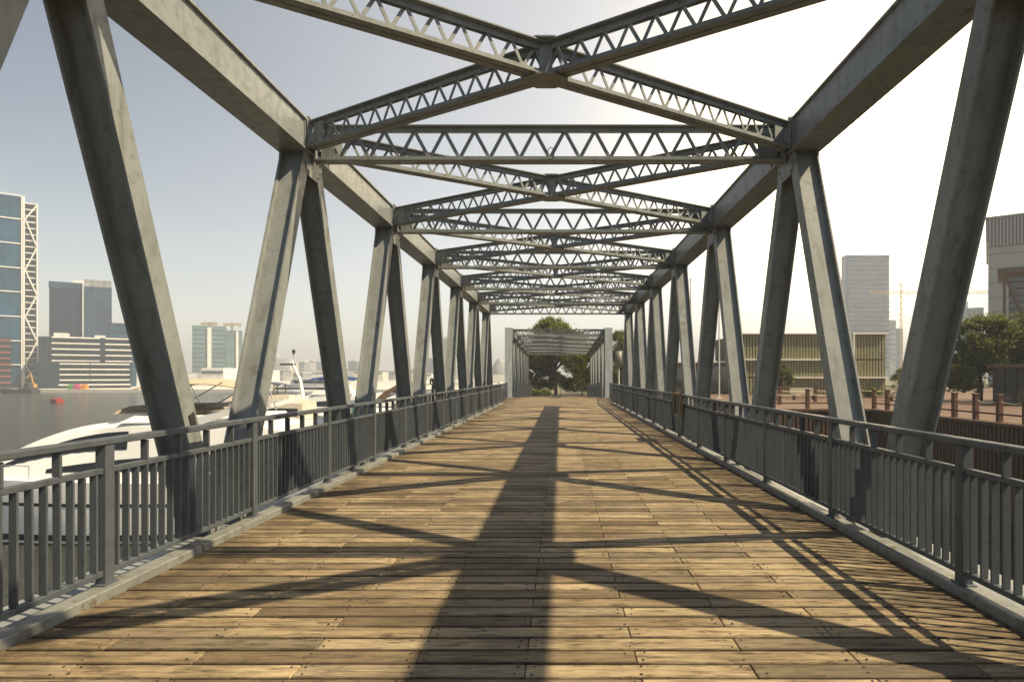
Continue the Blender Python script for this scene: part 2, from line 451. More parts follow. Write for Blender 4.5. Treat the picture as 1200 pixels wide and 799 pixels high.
def girder(L, n, z0, z1, mat, bars=True, bw=0.045, cw=0.20, name='lattice_girder', parent=None):
    """lattice girder along local x, centred; returns the root with its bars as children"""
    m = MB(); ct = 0.075
    for z, s in ((z0, 1), (z1, -1)):
        # pair of angles back to back: flat leg outside, upright leg inside
        m.box(-L / 2, L / 2, -cw / 2, -0.008, z if s > 0 else z - 0.014, z + 0.014 if s > 0 else z)
        m.box(-L / 2, L / 2, 0.008, cw / 2, z if s > 0 else z - 0.014, z + 0.014 if s > 0 else z)
        za, zb = (z + 0.0145, z + ct) if s > 0 else (z - ct, z - 0.0145)
        m.box(-L / 2, L / 2, -0.030, -0.017, za, zb)
        m.box(-L / 2, L / 2, 0.017, 0.030, za, zb)
    for s in (-1, 1):
        m.box(s * L / 2 - 0.012, s * L / 2 + 0.012, -cw / 2 - 0.02, cw / 2 + 0.02, z0 - 0.012, z1 + 0.012)
        m.box(s * (L / 2 - 0.16) - 0.09, s * (L / 2 - 0.16) + 0.09, -0.042, -0.031, z0 + 0.02, z1 - 0.02)
    x_ = -L / 2 + 0.3
    while x_ < L / 2 - 0.25:
        for zz_ in (z0 + 0.045, z1 - 0.045): m.box(x_ - 0.012, x_ + 0.012, -0.043, -0.0295, zz_ - 0.012, zz_ + 0.012)
        x_ += 0.38
    root = m.build(name, mat, parent)
    p = L * 0.97 / n; hz = (z1 - z0) - 2 * 0.05
    ln = math.hypot(p / 2, hz); an = math.atan2(p / 2, hz)
    if bars:
        me = cbox(bw, 0.010, ln + 0.03, mat, 0.002)
    jm = MB()
    for i in range(n):
        for s in (-1, 1):
            cx = -L * 0.97 / 2 + p * (i + 0.5) + s * p / 4
            off = s * 0.0085
            if bars:
                link('lattice_bar', me, root, (cx, off, (z0 + z1) / 2), (0, s * an, 0))
            else:
                c = Vector((cx, off, (z0 + z1) / 2)); dv = Vector((s * math.sin(an), 0, math.cos(an))) * ln / 2
                jm.beam(c - dv, c + dv, bw, 0.012, (0, 1, 0))
    if not bars: tag(jm.build('lattice_bars', mat, root), kind='stuff')
    return root

def build_bridge(root, nodes, y_beg, y_end, xl, xr, cb, near_nodes, mat, bays, base_z=-0.03, first_post=False):
    W_ = xr - xl; cx = (xl + xr) / 2
    ct = cb + CH
    for sgn, xi in ((-1, xl), (1, xr)):
        x0, x1 = (xi - CW, xi) if sgn < 0 else (xi, xi + CW)
        m = MB(); chord(m, x0, x1, nodes[0] - 0.35, nodes[-1] + 0.35, cb, ct)
        c = m.build('top_chord', mat, root)
        # splice plates, stiffeners and bolts, seen on the inner face
        b = MB()
        for ny in nodes:
            xs = xi - sgn * -0.035
            fx = x1 - 0.035 if sgn < 0 else x0 + 0.035
            for dy in (-0.33, 0.52):
                b.box(min(fx, fx - sgn * 0.026), max(fx, fx - sgn * 0.026), ny + dy - 0.006, ny + dy + 0.006, cb + 0.028, ct - 0.028)
            for dy in (-0.25, -0.15, 0.38, 0.46):
                b.box(x0 + CW / 2 - 0.23, x0 + CW / 2 + 0.23, ny + dy - 0.02, ny + dy + 0.02, ct + 0.001, ct + 0.03)
        tag(b.build('stiffeners', mat, c), kind='stuff')
        m = MB(); chord(m, x0, x1, y_beg, y_end, base_z - CH, base_z)
        m.build('bottom_chord', mat, root)
        xm = (x0 + x1) / 2
        for ny in nodes:
            for s in (-1, 1):
                yb = ny + s * 1.95 * bays / 4.4
                if yb < y_beg or yb > y_end: continue
                m = MB(); h_section(m, (xm, ny + s * 0.175, cb + 0.02), (xm, yb, base_z - 0.02), 0.32, 0.20)
                m.build('diagonal', mat, root)
            for side in (-1, 1):
                xs = xm + side * 0.1635
                m = MB()
                m.loft([[(xs - 0.006, ny - 0.30, cb - 0.001), (xs - 0.006, ny + 0.30, cb - 0.001), (xs - 0.006, ny + 0.32, cb - 0.10), (xs - 0.006, ny + 0.15, cb - 0.30), (xs - 0.006, ny - 0.15, cb - 0.30), (xs - 0.006, ny - 0.32, cb - 0.10)],
                        [(xs + 0.006, ny - 0.30, cb - 0.001), (xs + 0.006, ny + 0.30, cb - 0.001), (xs + 0.006, ny + 0.32, cb - 0.10), (xs + 0.006, ny + 0.15, cb - 0.30), (xs + 0.006, ny - 0.15, cb - 0.30), (xs + 0.006, ny - 0.32, cb - 0.10)]])
                gp_ = m.build('gusset_plate', mat, root)
                bm_ = MB()
                for by, bz in ((-0.24, 0.05), (-0.12, 0.05), (0, 0.05), (0.12, 0.05), (0.24, 0.05), (-0.24, 0.15), (0.24, 0.15), (-0.16, 0.24), (0.16, 0.24)):
                    xa_ = xs + side * 0.006
                    bm_.loft([[(xa_, ny + by + 0.015 * math.cos(k * 1.047), cb - bz + 0.015 * math.sin(k * 1.047)) for k in range(6)],
                              [(xa_ + side * 0.012, ny + by + 0.011 * math.cos(k * 1.047), cb - bz + 0.011 * math.sin(k * 1.047)) for k in range(6)]])
                tag(bm_.build('bolt_heads', mat, gp_), kind='stuff')
    # beams across and crossed bracing between them
    near_b = girder(W_ - 0.03, 15, cb - 0.06, ct - 0.01, mat, True, 0.05, 0.20, 'cross_beam', root)
    far_b = girder(W_ - 0.03, 15, cb - 0.06, ct - 0.01, mat, False, 0.05, 0.20, 'cross_beam', root)
    used = set()
    def place(proto, loc, rz):
        o = proto if proto not in used else copy_tree(proto, root)
        used.add(proto)
        o.location = loc; o.rotation_euler = (0, 0, rz)
        return o
    for i, ny in enumerate(nodes):
        place(near_b if i in near_nodes else far_b, (cx, ny, 0), 0)
    for o in (near_b, far_b):
        if o not in used:
            for ch in list(o.children): bpy.data.objects.remove(ch)
            bpy.data.objects.remove(o)
    dy = bays - 0.35; L = math.hypot(W_ - 0.10, dy); an = math.atan2(dy, W_ - 0.10)
    nb = girder(L, 27, cb + 0.05, ct - 0.04, mat, True, 0.036, 0.18, 'sway_brace', root)
    fb = girder(L, 27, cb + 0.05, ct - 0.04, mat, False, 0.036, 0.18, 'sway_brace', root)
    for i in range(len(nodes) - 1):
        pr = nb if i in near_nodes else fb
        yc = nodes[i] + 0.14 + dy / 2
        place(pr, (cx, yc, 0), an)
        place(pr, (cx, yc, 0.005), -an)
        m = MB()
        m.loft([[(cx + 0.25 * math.cos(t) , yc + 0.18 * math.sin(t), z) for t in [k * math.pi / 4 + math.pi / 8 for k in range(8)]] for z in (cb + 0.030, cb + 0.0475)])
        m.loft([[(cx + 0.25 * math.cos(t) , yc + 0.18 * math.sin(t), z) for t in [k * math.pi / 4 + math.pi / 8 for k in range(8)]] for z in (ct - 0.034, ct - 0.018)])
        m.box(cx - 0.07, cx + 0.07, yc - 0.07, yc + 0.07, cb + 0.06, ct - 0.06)
        m.build('brace_plate', mat, root)
    for o in (nb, fb):
        if o not in used:
            for ch in list(o.children): bpy.data.objects.remove(ch)
            bpy.data.objects.remove(o)
    # floor beams below the deck
    me = cbox(W_ - 0.02, 0.16, 0.30, mat, 0.006)
    y = y_beg + 0.4
    while y < y_end:
        link('floor_beam', me, root, (cx, y, base_z - 0.34)); y += bays / 2

bridge = empty('truss_bridge', (0, 0, 0))
tag(bridge, 'grey riveted steel truss footbridge with crossed lattice bracing overhead, framing the plank walk', 'bridge')
nodes = [node_y(k) for k in range(-2, 7)]
build_bridge(bridge, nodes, -6.9, 33.2, AL, AR, CB, {2, 3, 4, 5}, STEEL, BAY)
# small fittings: a wire loop on the cross beam, a plaque on a diagonal
m = MB()
m.tube([((AL + AR) / 2 + 0.02 + 0.045 * math.cos(t), node_y(1) - 0.12, CB + 0.02 + 0.085 * math.sin(t)) for t in [k * math.pi / 6 for k in range(13)]], 0.006, 5)
m.build('wire_loop', DARK, bridge)
py, pz = node_y(0) + 0.175 + (1.775) * (CB - 1.14) / (CB + 0.03), 1.14
m = MB(); dv_ = Vector((0, 1.775, -(CB + 0.03))).normalized() * 0.075; pc_ = Vector((AL - 0.044, py - 0.02, pz)); m.beam(pc_ - dv_, pc_ + dv_, 0.085, 0.008, (1, 0, 0))
m.build('plaque', DARK, bridge)

# ------------------------------------------------------------------ kerbs and railings
def kerb(name, x0, x1, y0, y1, label):
    root = empty(name, (0, 0, 0)); tag(root, label, 'kerb')
    y = y0; rg = random.Random(5)
    while y < y1 - 0.1:
        L = min(4.24, y1 - y)
        link('kerb_length', cbox(abs(x1 - x0), L - 0.006, 0.13, KERB, 0.008), root, ((x0 + x1) / 2 + rg.uniform(-0.003, 0.003), y + L / 2, 0.0))
        y += L
    return root
kerb('kerb', KL - 0.16, KL, -3.0, 34.2, 'rust-stained steel kerb on the side of the deck next to the yachts')
kerb('kerb', KR, KR + 0.16, -3.0, 34.2, 'steel kerb on the side of the deck next to the promenade')

def railing(name, xin, side, y0, npan, pan, label, mat=RAIL, joined=False, base=0.065, parent_rot=None, near=None, nb=20):
    """xin = face towards the walk; side = -1 left, +1 right"""
    root = empty(name, (0, 0, 0)); tag(root, label, 'railing')
    xc = xin + side * 0.04
    L = npan * pan
    top = 1.12
    for i in range(npan + 1):
        link('post', cbox(0.08, 0.09, top - 0.052 - base, mat, 0.005), root, (xc, y0 + i * pan, (top - 0.052 + base) / 2))
        if not joined:
            link('base_plate', cbox(0.10, 0.15, 0.012, mat, 0.003), root, (xc, y0 + i * pan, base + 0.006))
    link('top_rail', cbox(0.092, L + 0.09, 0.05, mat, 0.008), root, (xc, y0 + L / 2, top - 0.0255))
    for i in range(npan):
        yc = y0 + (i + 0.5) * pan
        link('middle_rail', cbox(0.05, pan - 0.092, 0.042, mat, 0.005), root, (xc, yc, 0.885))
        link('bottom_rail', cbox(0.05, pan - 0.092, 0.042, mat, 0.005), root, (xc, yc, 0.15))
    b = cbox(0.052, 0.016, 0.69, mat, 0.002)
    st = cbox(0.055, 0.022, 0.155, mat, 0.002)
    jm = MB(); jr = random.Random(int(xin * 100))
    for i in range(npan):
        for k in range(1, nb):
            y = y0 + i * pan + k * pan / nb
            if joined:
                jm.box(xc - 0.026, xc + 0.026, y - 0.008, y + 0.008, 0.17, 0.87)
            else:
                link('baluster', b, root, (xc + jr.uniform(-.0015, .0015), y + jr.uniform(-.002, .002), 0.5175), (jr.uniform(-.004, .004), jr.uniform(-.003, .003), jr.uniform(-.03, .03)))
            if k % 4 == 0:
                if joined: jm.box(xc - 0.0275, xc + 0.0275, y - 0.011, y + 0.011, 0.905, top - 0.05)
                else: link('stub', st, root, (xc, y, 0.985))
    if joined: tag(jm.build('balusters', mat, root), kind='stuff')
    return root
PAN = 2.122
railing('railing', -3.26, -1, 4.45 - PAN, 15, PAN, 'grey steel railing along the kerb in front of the yachts')
railing('railing', 2.88, 1, 4.45 - PAN, 15, PAN, 'grey steel railing along the kerb in front of the promenade')
railing('railing', -3.26, -1, 4.45 - 3 * PAN - 0.1, 2, PAN - 0.05, 'short end length of grey railing at the start of the deck, yacht side', joined=True)
railing('railing', 2.88, 1, 4.45 - 3 * PAN - 0.1, 2, PAN - 0.05, 'short end length of grey railing at the start of the deck, promenade side', joined=True)
# open notice frame hung on the promenade-side railing
nf = empty('notice_frame', (2.80, 14.7, 0.6)); tag(nf, 'rusty open frame hung on the promenade-side railing', 'frame')
RUSTY = plain('rusty_frame', (0.22, 0.15, 0.075), 0.7, var=0.4, scale=9)
for nm, c, s in (('side', (0, -0.42, 0.28), (0.06, 0.06, 0.56)), ('side', (0, 0.42, 0.28), (0.06, 0.06, 0.56)), ('rail', (0, 0, 0.03), (0.06, 0.77, 0.06)), ('rail', (0, 0, 0.53), (0.06, 0.77, 0.06))):
    link(nm, cbox(*s, RUSTY, 0.004), nf, c)
link('backing', cbox(0.02, 0.77, 0.44, DARK, 0.002), nf, (0.021, 0, 0.28))

# ------------------------------------------------------------------ landing between the spans, and the second span
land = MB()
land.box(-9.2, 4.4, 33.95, 44.0, -0.45, -0.05)
for px in (-8.6, -3.0, 1.8, 3.9):
    for py in (35.0, 43.0): land.tube([(px, py, -7), (px, py, -0.4)], 0.28, 10)
land = tag(land.build('landing', plain('landing_concrete', (0.3, 0.29, 0.26), 0.85)), 'timber topped landing on piles between the two truss spans', 'landing', kind='structure')
lp = MB(); y = 33.95; rg = random.Random(9)
while y < 43.95:
    x = -9.2
    while x < 4.35:
        L = min(2.4, 4.4 - x)
        lp.box(x + 0.003, x + L - 0.003, y + 0.004, min(y + 0.159, 43.99), -0.048, rg.uniform(-0.004, 0.0))
        x += L
    y += PITCH
tag(lp.build('planks', WOOD, land), kind='stuff')

SL = math.atan(0.029)
B2Y = 44.0
b2 = empty('truss_bridge', (0, B2Y, 0), (-SL, 0, 0))
tag(b2, 'second smaller-looking truss span with pale portal posts, sloping down to the trees', 'bridge')
n2 = [BAY * k for k in range(6)]
build_bridge(b2, n2, 0.1, 24.0, -3.40, 3.12, 4.47, set(), STEEL, BAY)
for s, xi in ((-1, -3.40), (1, 3.12)):
    m = MB()
    x0, x1 = (xi - 0.50, xi - 0.02) if s < 0 else (xi + 0.02, xi + 0.50)
    m.box(x0 - (0.05 if s < 0 else 0), x1 + (0.05 if s > 0 else 0), -0.62, -0.58, -0.2, 4.95)
    m.box(x0 + 0.02, x0 + 0.05, -0.57, -0.37, -0.2, 4.93)
    m.box(x1 - 0.05, x1 - 0.02, -0.57, -0.37, -0.2, 4.93)
    m.box(x0 - 0.08, x1 + 0.08, -0.66, -0.36, -0.02, 0.03)
    m.build('portal_post', PORTAL, b2)
dk = MB(); rg = random.Random(11)
y = 0.05
while y < 24.0:
    dk.box(-3.1, 2.9, y, y + PITCH - 0.01, -0.05, rg.uniform(-0.003, 0.001)); y += PITCH
tag(dk.build('deck_planks', WOOD, b2), kind='stuff')
def small_rail(parent, x, y0, y1, label=None):
    m = MB(); m.box(x - 0.04, x + 0.04, y0, y1, 1.05, 1.10); m.box(x - 0.025, x + 0.025, y0, y1, 0.85, 0.89); m.box(x - 0.025, x + 0.025, y0, y1, 0.13, 0.17)
    y = y0 + 0.1
    while y < y1: m.box(x - 0.026, x + 0.026, y, y + 0.018, 0.171, 0.849); y += 0.11
    y = y0
    while y <= y1: m.box(x - 0.042, x + 0.042, y, y + 0.09, 0.0, 1.049); y += 2.2
    return m
for x, lab in ((-3.15, 'railing inside the far truss span on its river side'), (2.92, 'railing inside the far truss span on its bank side')):
    o = small_rail(None, x, 0.15, 23.8).build('railing', RAIL)
    o.location = (0, B2Y, 0); o.rotation_euler = (-SL, 0, 0)
    tag(o, lab, 'railing')

def panel_fence(name, p0, p1, label, n=3, cross=True, h=1.1, mat=RAIL, cat='fence'):
    """fence between two ground points: posts, rails, thin bars or crossed bars"""
    p0, p1 = Vector(p0), Vector(p1)
    root = empty(name, p0); tag(root, label, cat)
    d = p1 - p0
    for i in range(n + 1):
        q = d * (i / n)
        m = MB(); m.box(q.x - 0.03, q.x + 0.03, q.y - 0.03, q.y + 0.03, 0, h); m.build('post', mat, root)
    for z in (h - 0.02, 0.12) + (() if cross else (0.45, 0.78)):
        m = MB(); m.beam((0, 0, z), tuple(d + Vector((0, 0, z))), 0.04, 0.036); m.build('rail', mat, root)
    if cross:
        for i in range(n):
            a, b = d * (i / n), d * ((i + 1) / n)
            for za, zb in ((0.14, h - 0.04), (h - 0.04, 0.14)):
                m = MB(); m.beam(a + Vector((0, 0, za)), b + Vector((0, 0, zb)), 0.02, 0.035); m.build('cross_bar', mat, root)
    return root
panel_fence('fence', (-3.35, 34.4, 0), (-3.75, 43.1, 0), 'cross-barred fence on the landing, river side, joining railing to portal post', 6)
panel_fence('fence', (2.98, 34.4, 0), (3.45, 43.1, 0), 'cross-barred fence on the landing, bank side, joining railing to portal post', 6)
panel_fence('fence', (-9.1, 34.1, 0), (-4.4, 34.1, 0), 'low barred fence along the landing arm where a person stands', 4, False)
panel_fence('fence', (-9.1, 43.8, 0), (-4.4, 43.8, 0), 'low barred fence on the far edge of the landing arm', 4, False)
panel_fence('fence', (-3.9, 69.0, -0.8), (3.9, 69.0, -0.8), 'grey fence with horizontal rails in front of the trees past the far span', 4, False, 1.1)

# ------------------------------------------------------------------ vegetation
def leaf_mat(name, dark, mid, light):
    m, nt, p, n, l = new_mat(name)
    g_ = nd(nt, 'ShaderNodeNewGeometry')
    c = ramp(nt, g_.outputs['Random Per Island'], [(0.0, dark), (0.55, mid), (1.0, light)])
    pos = g_.outputs['Position']
    c = mix(nt, 0.5, c, ramp(nt, noise_n(nt, pos, 0.9, 3, 0.5), [(0.3, (0.6, 0.62, 0.55)), (0.7, (1.25, 1.2, 1.1))]), 'MULTIPLY')
    l.new(c, p.inputs['Base Color'])
    p.inputs['Roughness'].default_value = 0.55
    tr = nd(nt, 'ShaderNodeBsdfTranslucent'); l.new(c, tr.inputs['Color'])
    ms = nd(nt, 'ShaderNodeMixShader'); ms.inputs[0].default_value = 0.5
    l.new(p.outputs[0], ms.inputs[1]); l.new(tr.outputs[0], ms.inputs[2])
    l.new(ms.outputs[0], n['Material Output'].inputs['Surface'])
    return m
LEAF_A = leaf_mat('leaf_yellow_green', (0.105, 0.13, 0.012), (0.20, 0.225, 0.018), (0.32, 0.33, 0.03))
LEAF_B = leaf_mat('leaf_dark_green', (0.055, 0.075, 0.012), (0.115, 0.14, 0.016), (0.21, 0.225, 0.028))
BARK = plain('bark', (0.07, 0.05, 0.035), 0.9)
def tree(name, label, base, height, crown, leaf, nclump, nleaf, size, seed, trunk_r=0.16, group=None, clump_r=0.55):
    """crown: list of (centre offset, radii); leaves grow in clumps at the ends of limbs"""
    rg = random.Random(seed)
    root = empty(name, base); tag(root, label, 'tree' if 'tree' in name else 'shrub', group)
    centres = []
    vol = [r[0] * r[1] * r[2] for _, r in crown]
    for _ in range(nclump):
        c, r = rg.choices(crown, vol)[0]
        while True:
            u = Vector((rg.gauss(0, 1), rg.gauss(0, 1), rg.gauss(0, 1))).normalized()
            q = rg.uniform(0.45, 1.0) ** 0.5
            p = Vector((c[0] + u.x * r[0] * q, c[1] + u.y * r[1] * q, c[2] + u.z * r[2] * q))
            nz = noise.noise(p * 0.55 + Vector((seed, 0, 0)))
            if nz > -0.22: break
        centres.append(p)
    verts, faces = [], []
    for p in centres:
        cr = clump_r * rg.uniform(0.6, 1.25)
        for _ in range(nleaf):
            o = Vector((rg.gauss(0, 0.5), rg.gauss(0, 0.5), rg.gauss(0, 0.36))) * cr
            q = p + o
            a = Vector((rg.gauss(0, 1), rg.gauss(0, 1), rg.gauss(0, 0.6))).normalized()
            b = a.cross(Vector((rg.gauss(0, 0.5), rg.gauss(0, 0.5), 1))).normalized()
            s = size * rg.uniform(0.6, 1.3)
            n_ = a.cross(b) * s * 0.12
            i = len(verts)
            verts += [q - a * s * 0.5, q + b * s * 0.27 + n_, q + a * s * 0.5, q - b * s * 0.27 + n_]
            faces.append((i, i + 1, i + 2, i + 3))
    me = bpy.data.meshes.new('crown'); me.from_pydata([tuple(v) for v in verts], [], faces); me.materials.append(leaf); me.update()
    link('crown', me, root)
    if trunk_r:
        m = MB()
        tc_ = sum((Vector(c) for c, _ in crown), Vector()) / len(crown)
        fork = Vector((tc_.x * 0.3, tc_.y * 0.3, height * 0.32))
        m.tube([(0, 0, -0.3), tuple(fork * 0.5 + Vector((0.06, 0, 0))), tuple(fork)], trunk_r * 1.15, 8, trunk_r * 0.8)
        for p in rg.sample(centres, min(16, len(centres))):
            mid = fork.lerp(p, 0.5) + Vector((rg.uniform(-.2, .2), rg.uniform(-.2, .2), rg.uniform(-.1, .3)))
            m.tube([tuple(fork - Vector((0, 0, 0.1))), tuple(mid), tuple(p)], trunk_r * 0.5, 5, 0.02)
        m.build('trunk', BARK, root)
    return root
GZ = -0.8
tree('tree', 'tall round-headed tree rising above the far truss span', (-0.6, 76, GZ), 9.5, [((-0.4, 0, 6.9), (2.7, 2.6, 2.5)), ((1.8, .4, 5.9), (2.3, 2.2, 2.2)), ((-2.2, 0.4, 5.2), (1.9, 2, 1.7))], LEAF_A, 260, 130, 0.29, 1, 0.2)
tree('tree', 'low dense tree seen through the opening of the far span, river side', (-3.2, 79, GZ), 6.5, [((0, 0, 3.9), (2.3, 2, 2.0)), ((0.9, 0, 2.0), (2.2, 1.6, 1.4))], LEAF_B, 150, 120, 0.28, 2, 0.14)
tree('tree', 'dense dark tree filling the far span opening beside the bank-side portal', (2.6, 74, GZ), 6.0, [((0, 0, 3.8), (2.3, 2, 2.0)), ((-0.6, 0, 1.9), (2.3, 1.6, 1.5))], LEAF_A, 190, 120, 0.27, 3, 0.14)
tree('tree', 'yellow-green tree just outside the bank-side portal post', (7.6, 77, GZ), 8.2, [((0, 0, 5.9), (2.1, 2, 2.0)), ((-0.6, 0, 3.6), (2.3, 2, 2.1)), ((1.2, 0, 2.4), (2.3, 1.8, 1.8))], LEAF_A, 240, 120, 0.28, 4, 0.17)
tree('tree', 'dark tree behind the last bank-side diagonals of the near span', (11.6, 80, GZ), 6.2, [((0, 0, 4.0), (2.6, 2, 1.9)), ((0, 0, 2.2), (2.6, 2, 1.6))], LEAF_B, 110, 110, 0.27, 5, 0.15)
tree('tree', 'broad leafy tree standing behind the brown glazed kiosk', (29.6, 43.5, -0.27), 6.6, [((0.2, 0, 4.1), (2.7, 2.4, 2.0)), ((-2.0, -0.3, 2.7), (1.8, 1.8, 1.7)), ((2.6, 0, 3.6), (2.4, 2.2, 2.2)), ((0, -.6, 2.0), (2.8, 1.8, 1.4))], LEAF_B, 260, 150, 0.24, 6, 0.2, clump_r=0.5)
tree('tree', 'dark tree beside the broad one, overhanging the kiosk roof', (34.2, 42.5, -0.27), 6.6, [((0, 0, 4.3), (2.6, 2.4, 2.2)), ((0, -.3, 2.4), (2.6, 2, 1.8))], LEAF_B, 160, 140, 0.25, 7, 0.2)
tree('small_tree', 'small round clipped tree in front of the olive ribbed hall', (20.0, 56.0, -0.27), 2.8, [((0, 0, 1.75), (1.15, 1.1, 1.1))], LEAF_B, 55, 120, 0.17, 8, 0.08, clump_r=0.3)
def shrub(label, base, r, h, seed, leaf=LEAF_A, group=None):
    return tree('shrub', label, base, h, [((0, 0, h * 0.5), (r, r * 0.8, h * 0.5))], leaf, 26, 90, 0.16, seed, 0, group, clump_r=0.28)
for i, x in enumerate((-3.2, -1.9)):
    shrub('rounded bright shrub at the foot of the fence past the far span', (x, 70.2, GZ), 0.75, 0.75, 20 + i, group='rounded shrubs behind the far fence')
for i, (x, y) in enumerate(((23.2, 50), (25.5, 51))):
    shrub('low shrub on the promenade between the olive hall and the kiosk', (x, y, -0.27), 0.9, 0.8, 30 + i, LEAF_B, 'promenade shrubs')
shrub('taller shrub at the end corner of the olive ribbed hall', (32.6, 58.5, -0.27), 1.0, 2.6, 40, LEAF_A)

# ------------------------------------------------------------------ promenade: slatted wall, post and rope fences, kiosk
SLAT = plain('brown_slat', (0.085, 0.038, 0.02), 0.7, var=0.35)
POST = plain('brown_post', (0.10, 0.043, 0.024), 0.65, var=0.3)
ROPE = plain('rope', (0.62, 0.52, 0.34), 0.8)
wl_ = empty('slatted_wall', (0, 0, 0)); tag(wl_, 'brown vertically slatted edge wall of the promenade above the water', 'wall')
m = MB(); m.box(11.62, 17.2, 34.0, 34.098, -6, -0.42); m.box(17.14, 17.248, -30, 33.99, -6, -0.42)
m.build('backing', plain('wall_backing', (0.04, 0.022, 0.014), 0.9), wl_)
sm = cbox(0.13, 0.05, 3.6, SLAT, 0.006); sm2 = cbox(0.05, 0.13, 3.6, SLAT, 0.006)
x = 11.7
while x < 17.05: link('slat', sm, wl_, (x, 33.97, -2.24)); x += 0.235
y = 33.85
while y > 4: link('slat', sm2, wl_, (17.11, y, -2.24)); y -= 0.235
link('coping', cbox(5.7, 0.22, 0.14, SLAT, 0.01), wl_, (14.4, 34.0, -0.34)); link('coping', cbox(0.22, 63.8, 0.14, SLAT, 0.01), wl_, (17.14, 1.9, -0.345))
def rope_fence(label, pts, sag=0.07):
    root = empty('post_and_rope_fence', (pts[0][0], pts[0][1], -0.27)); tag(root, label, 'fence')
    o = Vector((pts[0][0], pts[0][1], 0))
    pm = cbox(0.19, 0.19, 1.02, POST, 0.012); cm = cbox(0.225, 0.225, 0.07, POST, 0.012)
    for p in pts:
        q = Vector((p[0], p[1], 0)) - o
        link('post', pm, root, (q.x, q.y, 0.51)); link('post_cap', cm, root, (q.x, q.y, 1.056))
    for a, b in zip(pts[:-1], pts[1:]):
        a, b = Vector((a[0], a[1], 0)) - o, Vector((b[0], b[1], 0)) - o
        m = MB(); m.tube([tuple(a.lerp(b, t) + Vector((0, 0, 0.80 - sag * 4 * t * (1 - t)))) for t in [k / 6 for k in range(7)]], 0.022, 6)
        m.build('rope', ROPE, root)
        m = MB(); m.beam(a + Vector((0, 0, 0.30)), b + Vector((0, 0, 0.30)), 0.05, 0.07); m.build('low_rail', POST, root)
rope_fence('brown post and rope fence along the promenade edge beside the kiosk', [(17.5, 34.3 - 1.4 * i) for i in range(0, 16)])
rope_fence('brown post and rope fence above the slatted wall that faces the bridge end', [(11.9, 34.35), (13.8, 34.35), (15.7, 34.35)])
rope_fence('brown post and rope fence running back from the slatted wall towards the olive hall', [(13.9, 39.0), (13.9, 41.2), (15.0, 43.0), (17.9, 43.2), (21.0, 43.2), (24.0, 43.4)])

kk = empty('kiosk', (29.3, 37.0, -0.27)); tag(kk, 'low brown kiosk with tall glass panes and a flat roof', 'kiosk')
KB = plain('kiosk_brown', (0.10, 0.05, 0.03), 0.6)
GL = new_mat('window_glass')[0]; gp = GL.node_tree.nodes['Principled BSDF']
gp.inputs['Base Color'].default_value = (0.05, 0.055, 0.05, 1); gp.inputs['Roughness'].default_value = 0.06; gp.inputs['Specular IOR Level'].default_value = 0.9
link('roof', cbox(6.0, 3.6, 0.22, KB, 0.02), kk, (1.4, 1.2, 2.42)); link('floor', cbox(5.6, 3.2, 0.12, KB, 0.01), kk, (1.4, 1.2, 0.06))
link('back_wall', cbox(5.5, 0.12, 2.18, KB, 0.01), kk, (1.4, 2.7, 1.2))
for i in range(6): link('mullion', cbox(0.11, 0.11, 2.18, KB, 0.008), kk, (-1.3 + i * 1.06, -0.28, 1.215))
for i in range(5): link('pane', cbox(0.93, 0.02, 2.14, GL, 0.002), kk, (-0.77 + i * 1.06, -0.28, 1.21))
for i in range(3): link('pane', cbox(0.02, 0.9, 2.14, GL, 0.002), kk, (-1.3, 0.25 + i * 0.98, 1.21)); 

BW = plain('bench_pale', (0.5, 0.46, 0.36), 0.7)
for bx, by, lab in ((18.6, 47.0, 'pale slatted bench in front of the olive hall'), (25.2, 45.5, 'pale bench between the rope fence and the broad leafy tree')):
    bn = empty('bench', (bx, by, -0.27)); tag(bn, lab, 'bench')
    for k in range(4): link('seat_slat', cbox(1.9, 0.10, 0.045, BW, 0.006), bn, (0, -0.19 + 0.125 * k, 0.44))
    for k in range(3): link('back_slat', cbox(1.9, 0.04, 0.10, BW, 0.006), bn, (0, 0.28 + 0.02 * k, 0.56 + 0.14 * k))
    for sx_ in (-0.75, 0.75):
        link('leg', cbox(0.07, 0.48, 0.415, DARK, 0.006), bn, (sx_, 0, 0.2075)); link('back_post', cbox(0.05, 0.04, 0.52, DARK, 0.004), bn, (sx_, 0.335, 0.66))
# paving joints
pj = MB()
for k in range(20):
    pj.box(17.6, 60, 20.0 + k * 1.5, 20.0 + k * 1.5 + 0.03, -0.27, -0.266)
for k in range(28):
    pj.box(17.6 + k * 1.5, 17.6 + k * 1.5 + 0.03, 20, 50, -0.27, -0.2655)
tag(pj.build('paving_joints', plain('joint_dark', (0.07, 0.045, 0.03), 0.9), bpy.data.objects['promenade']), kind='stuff')
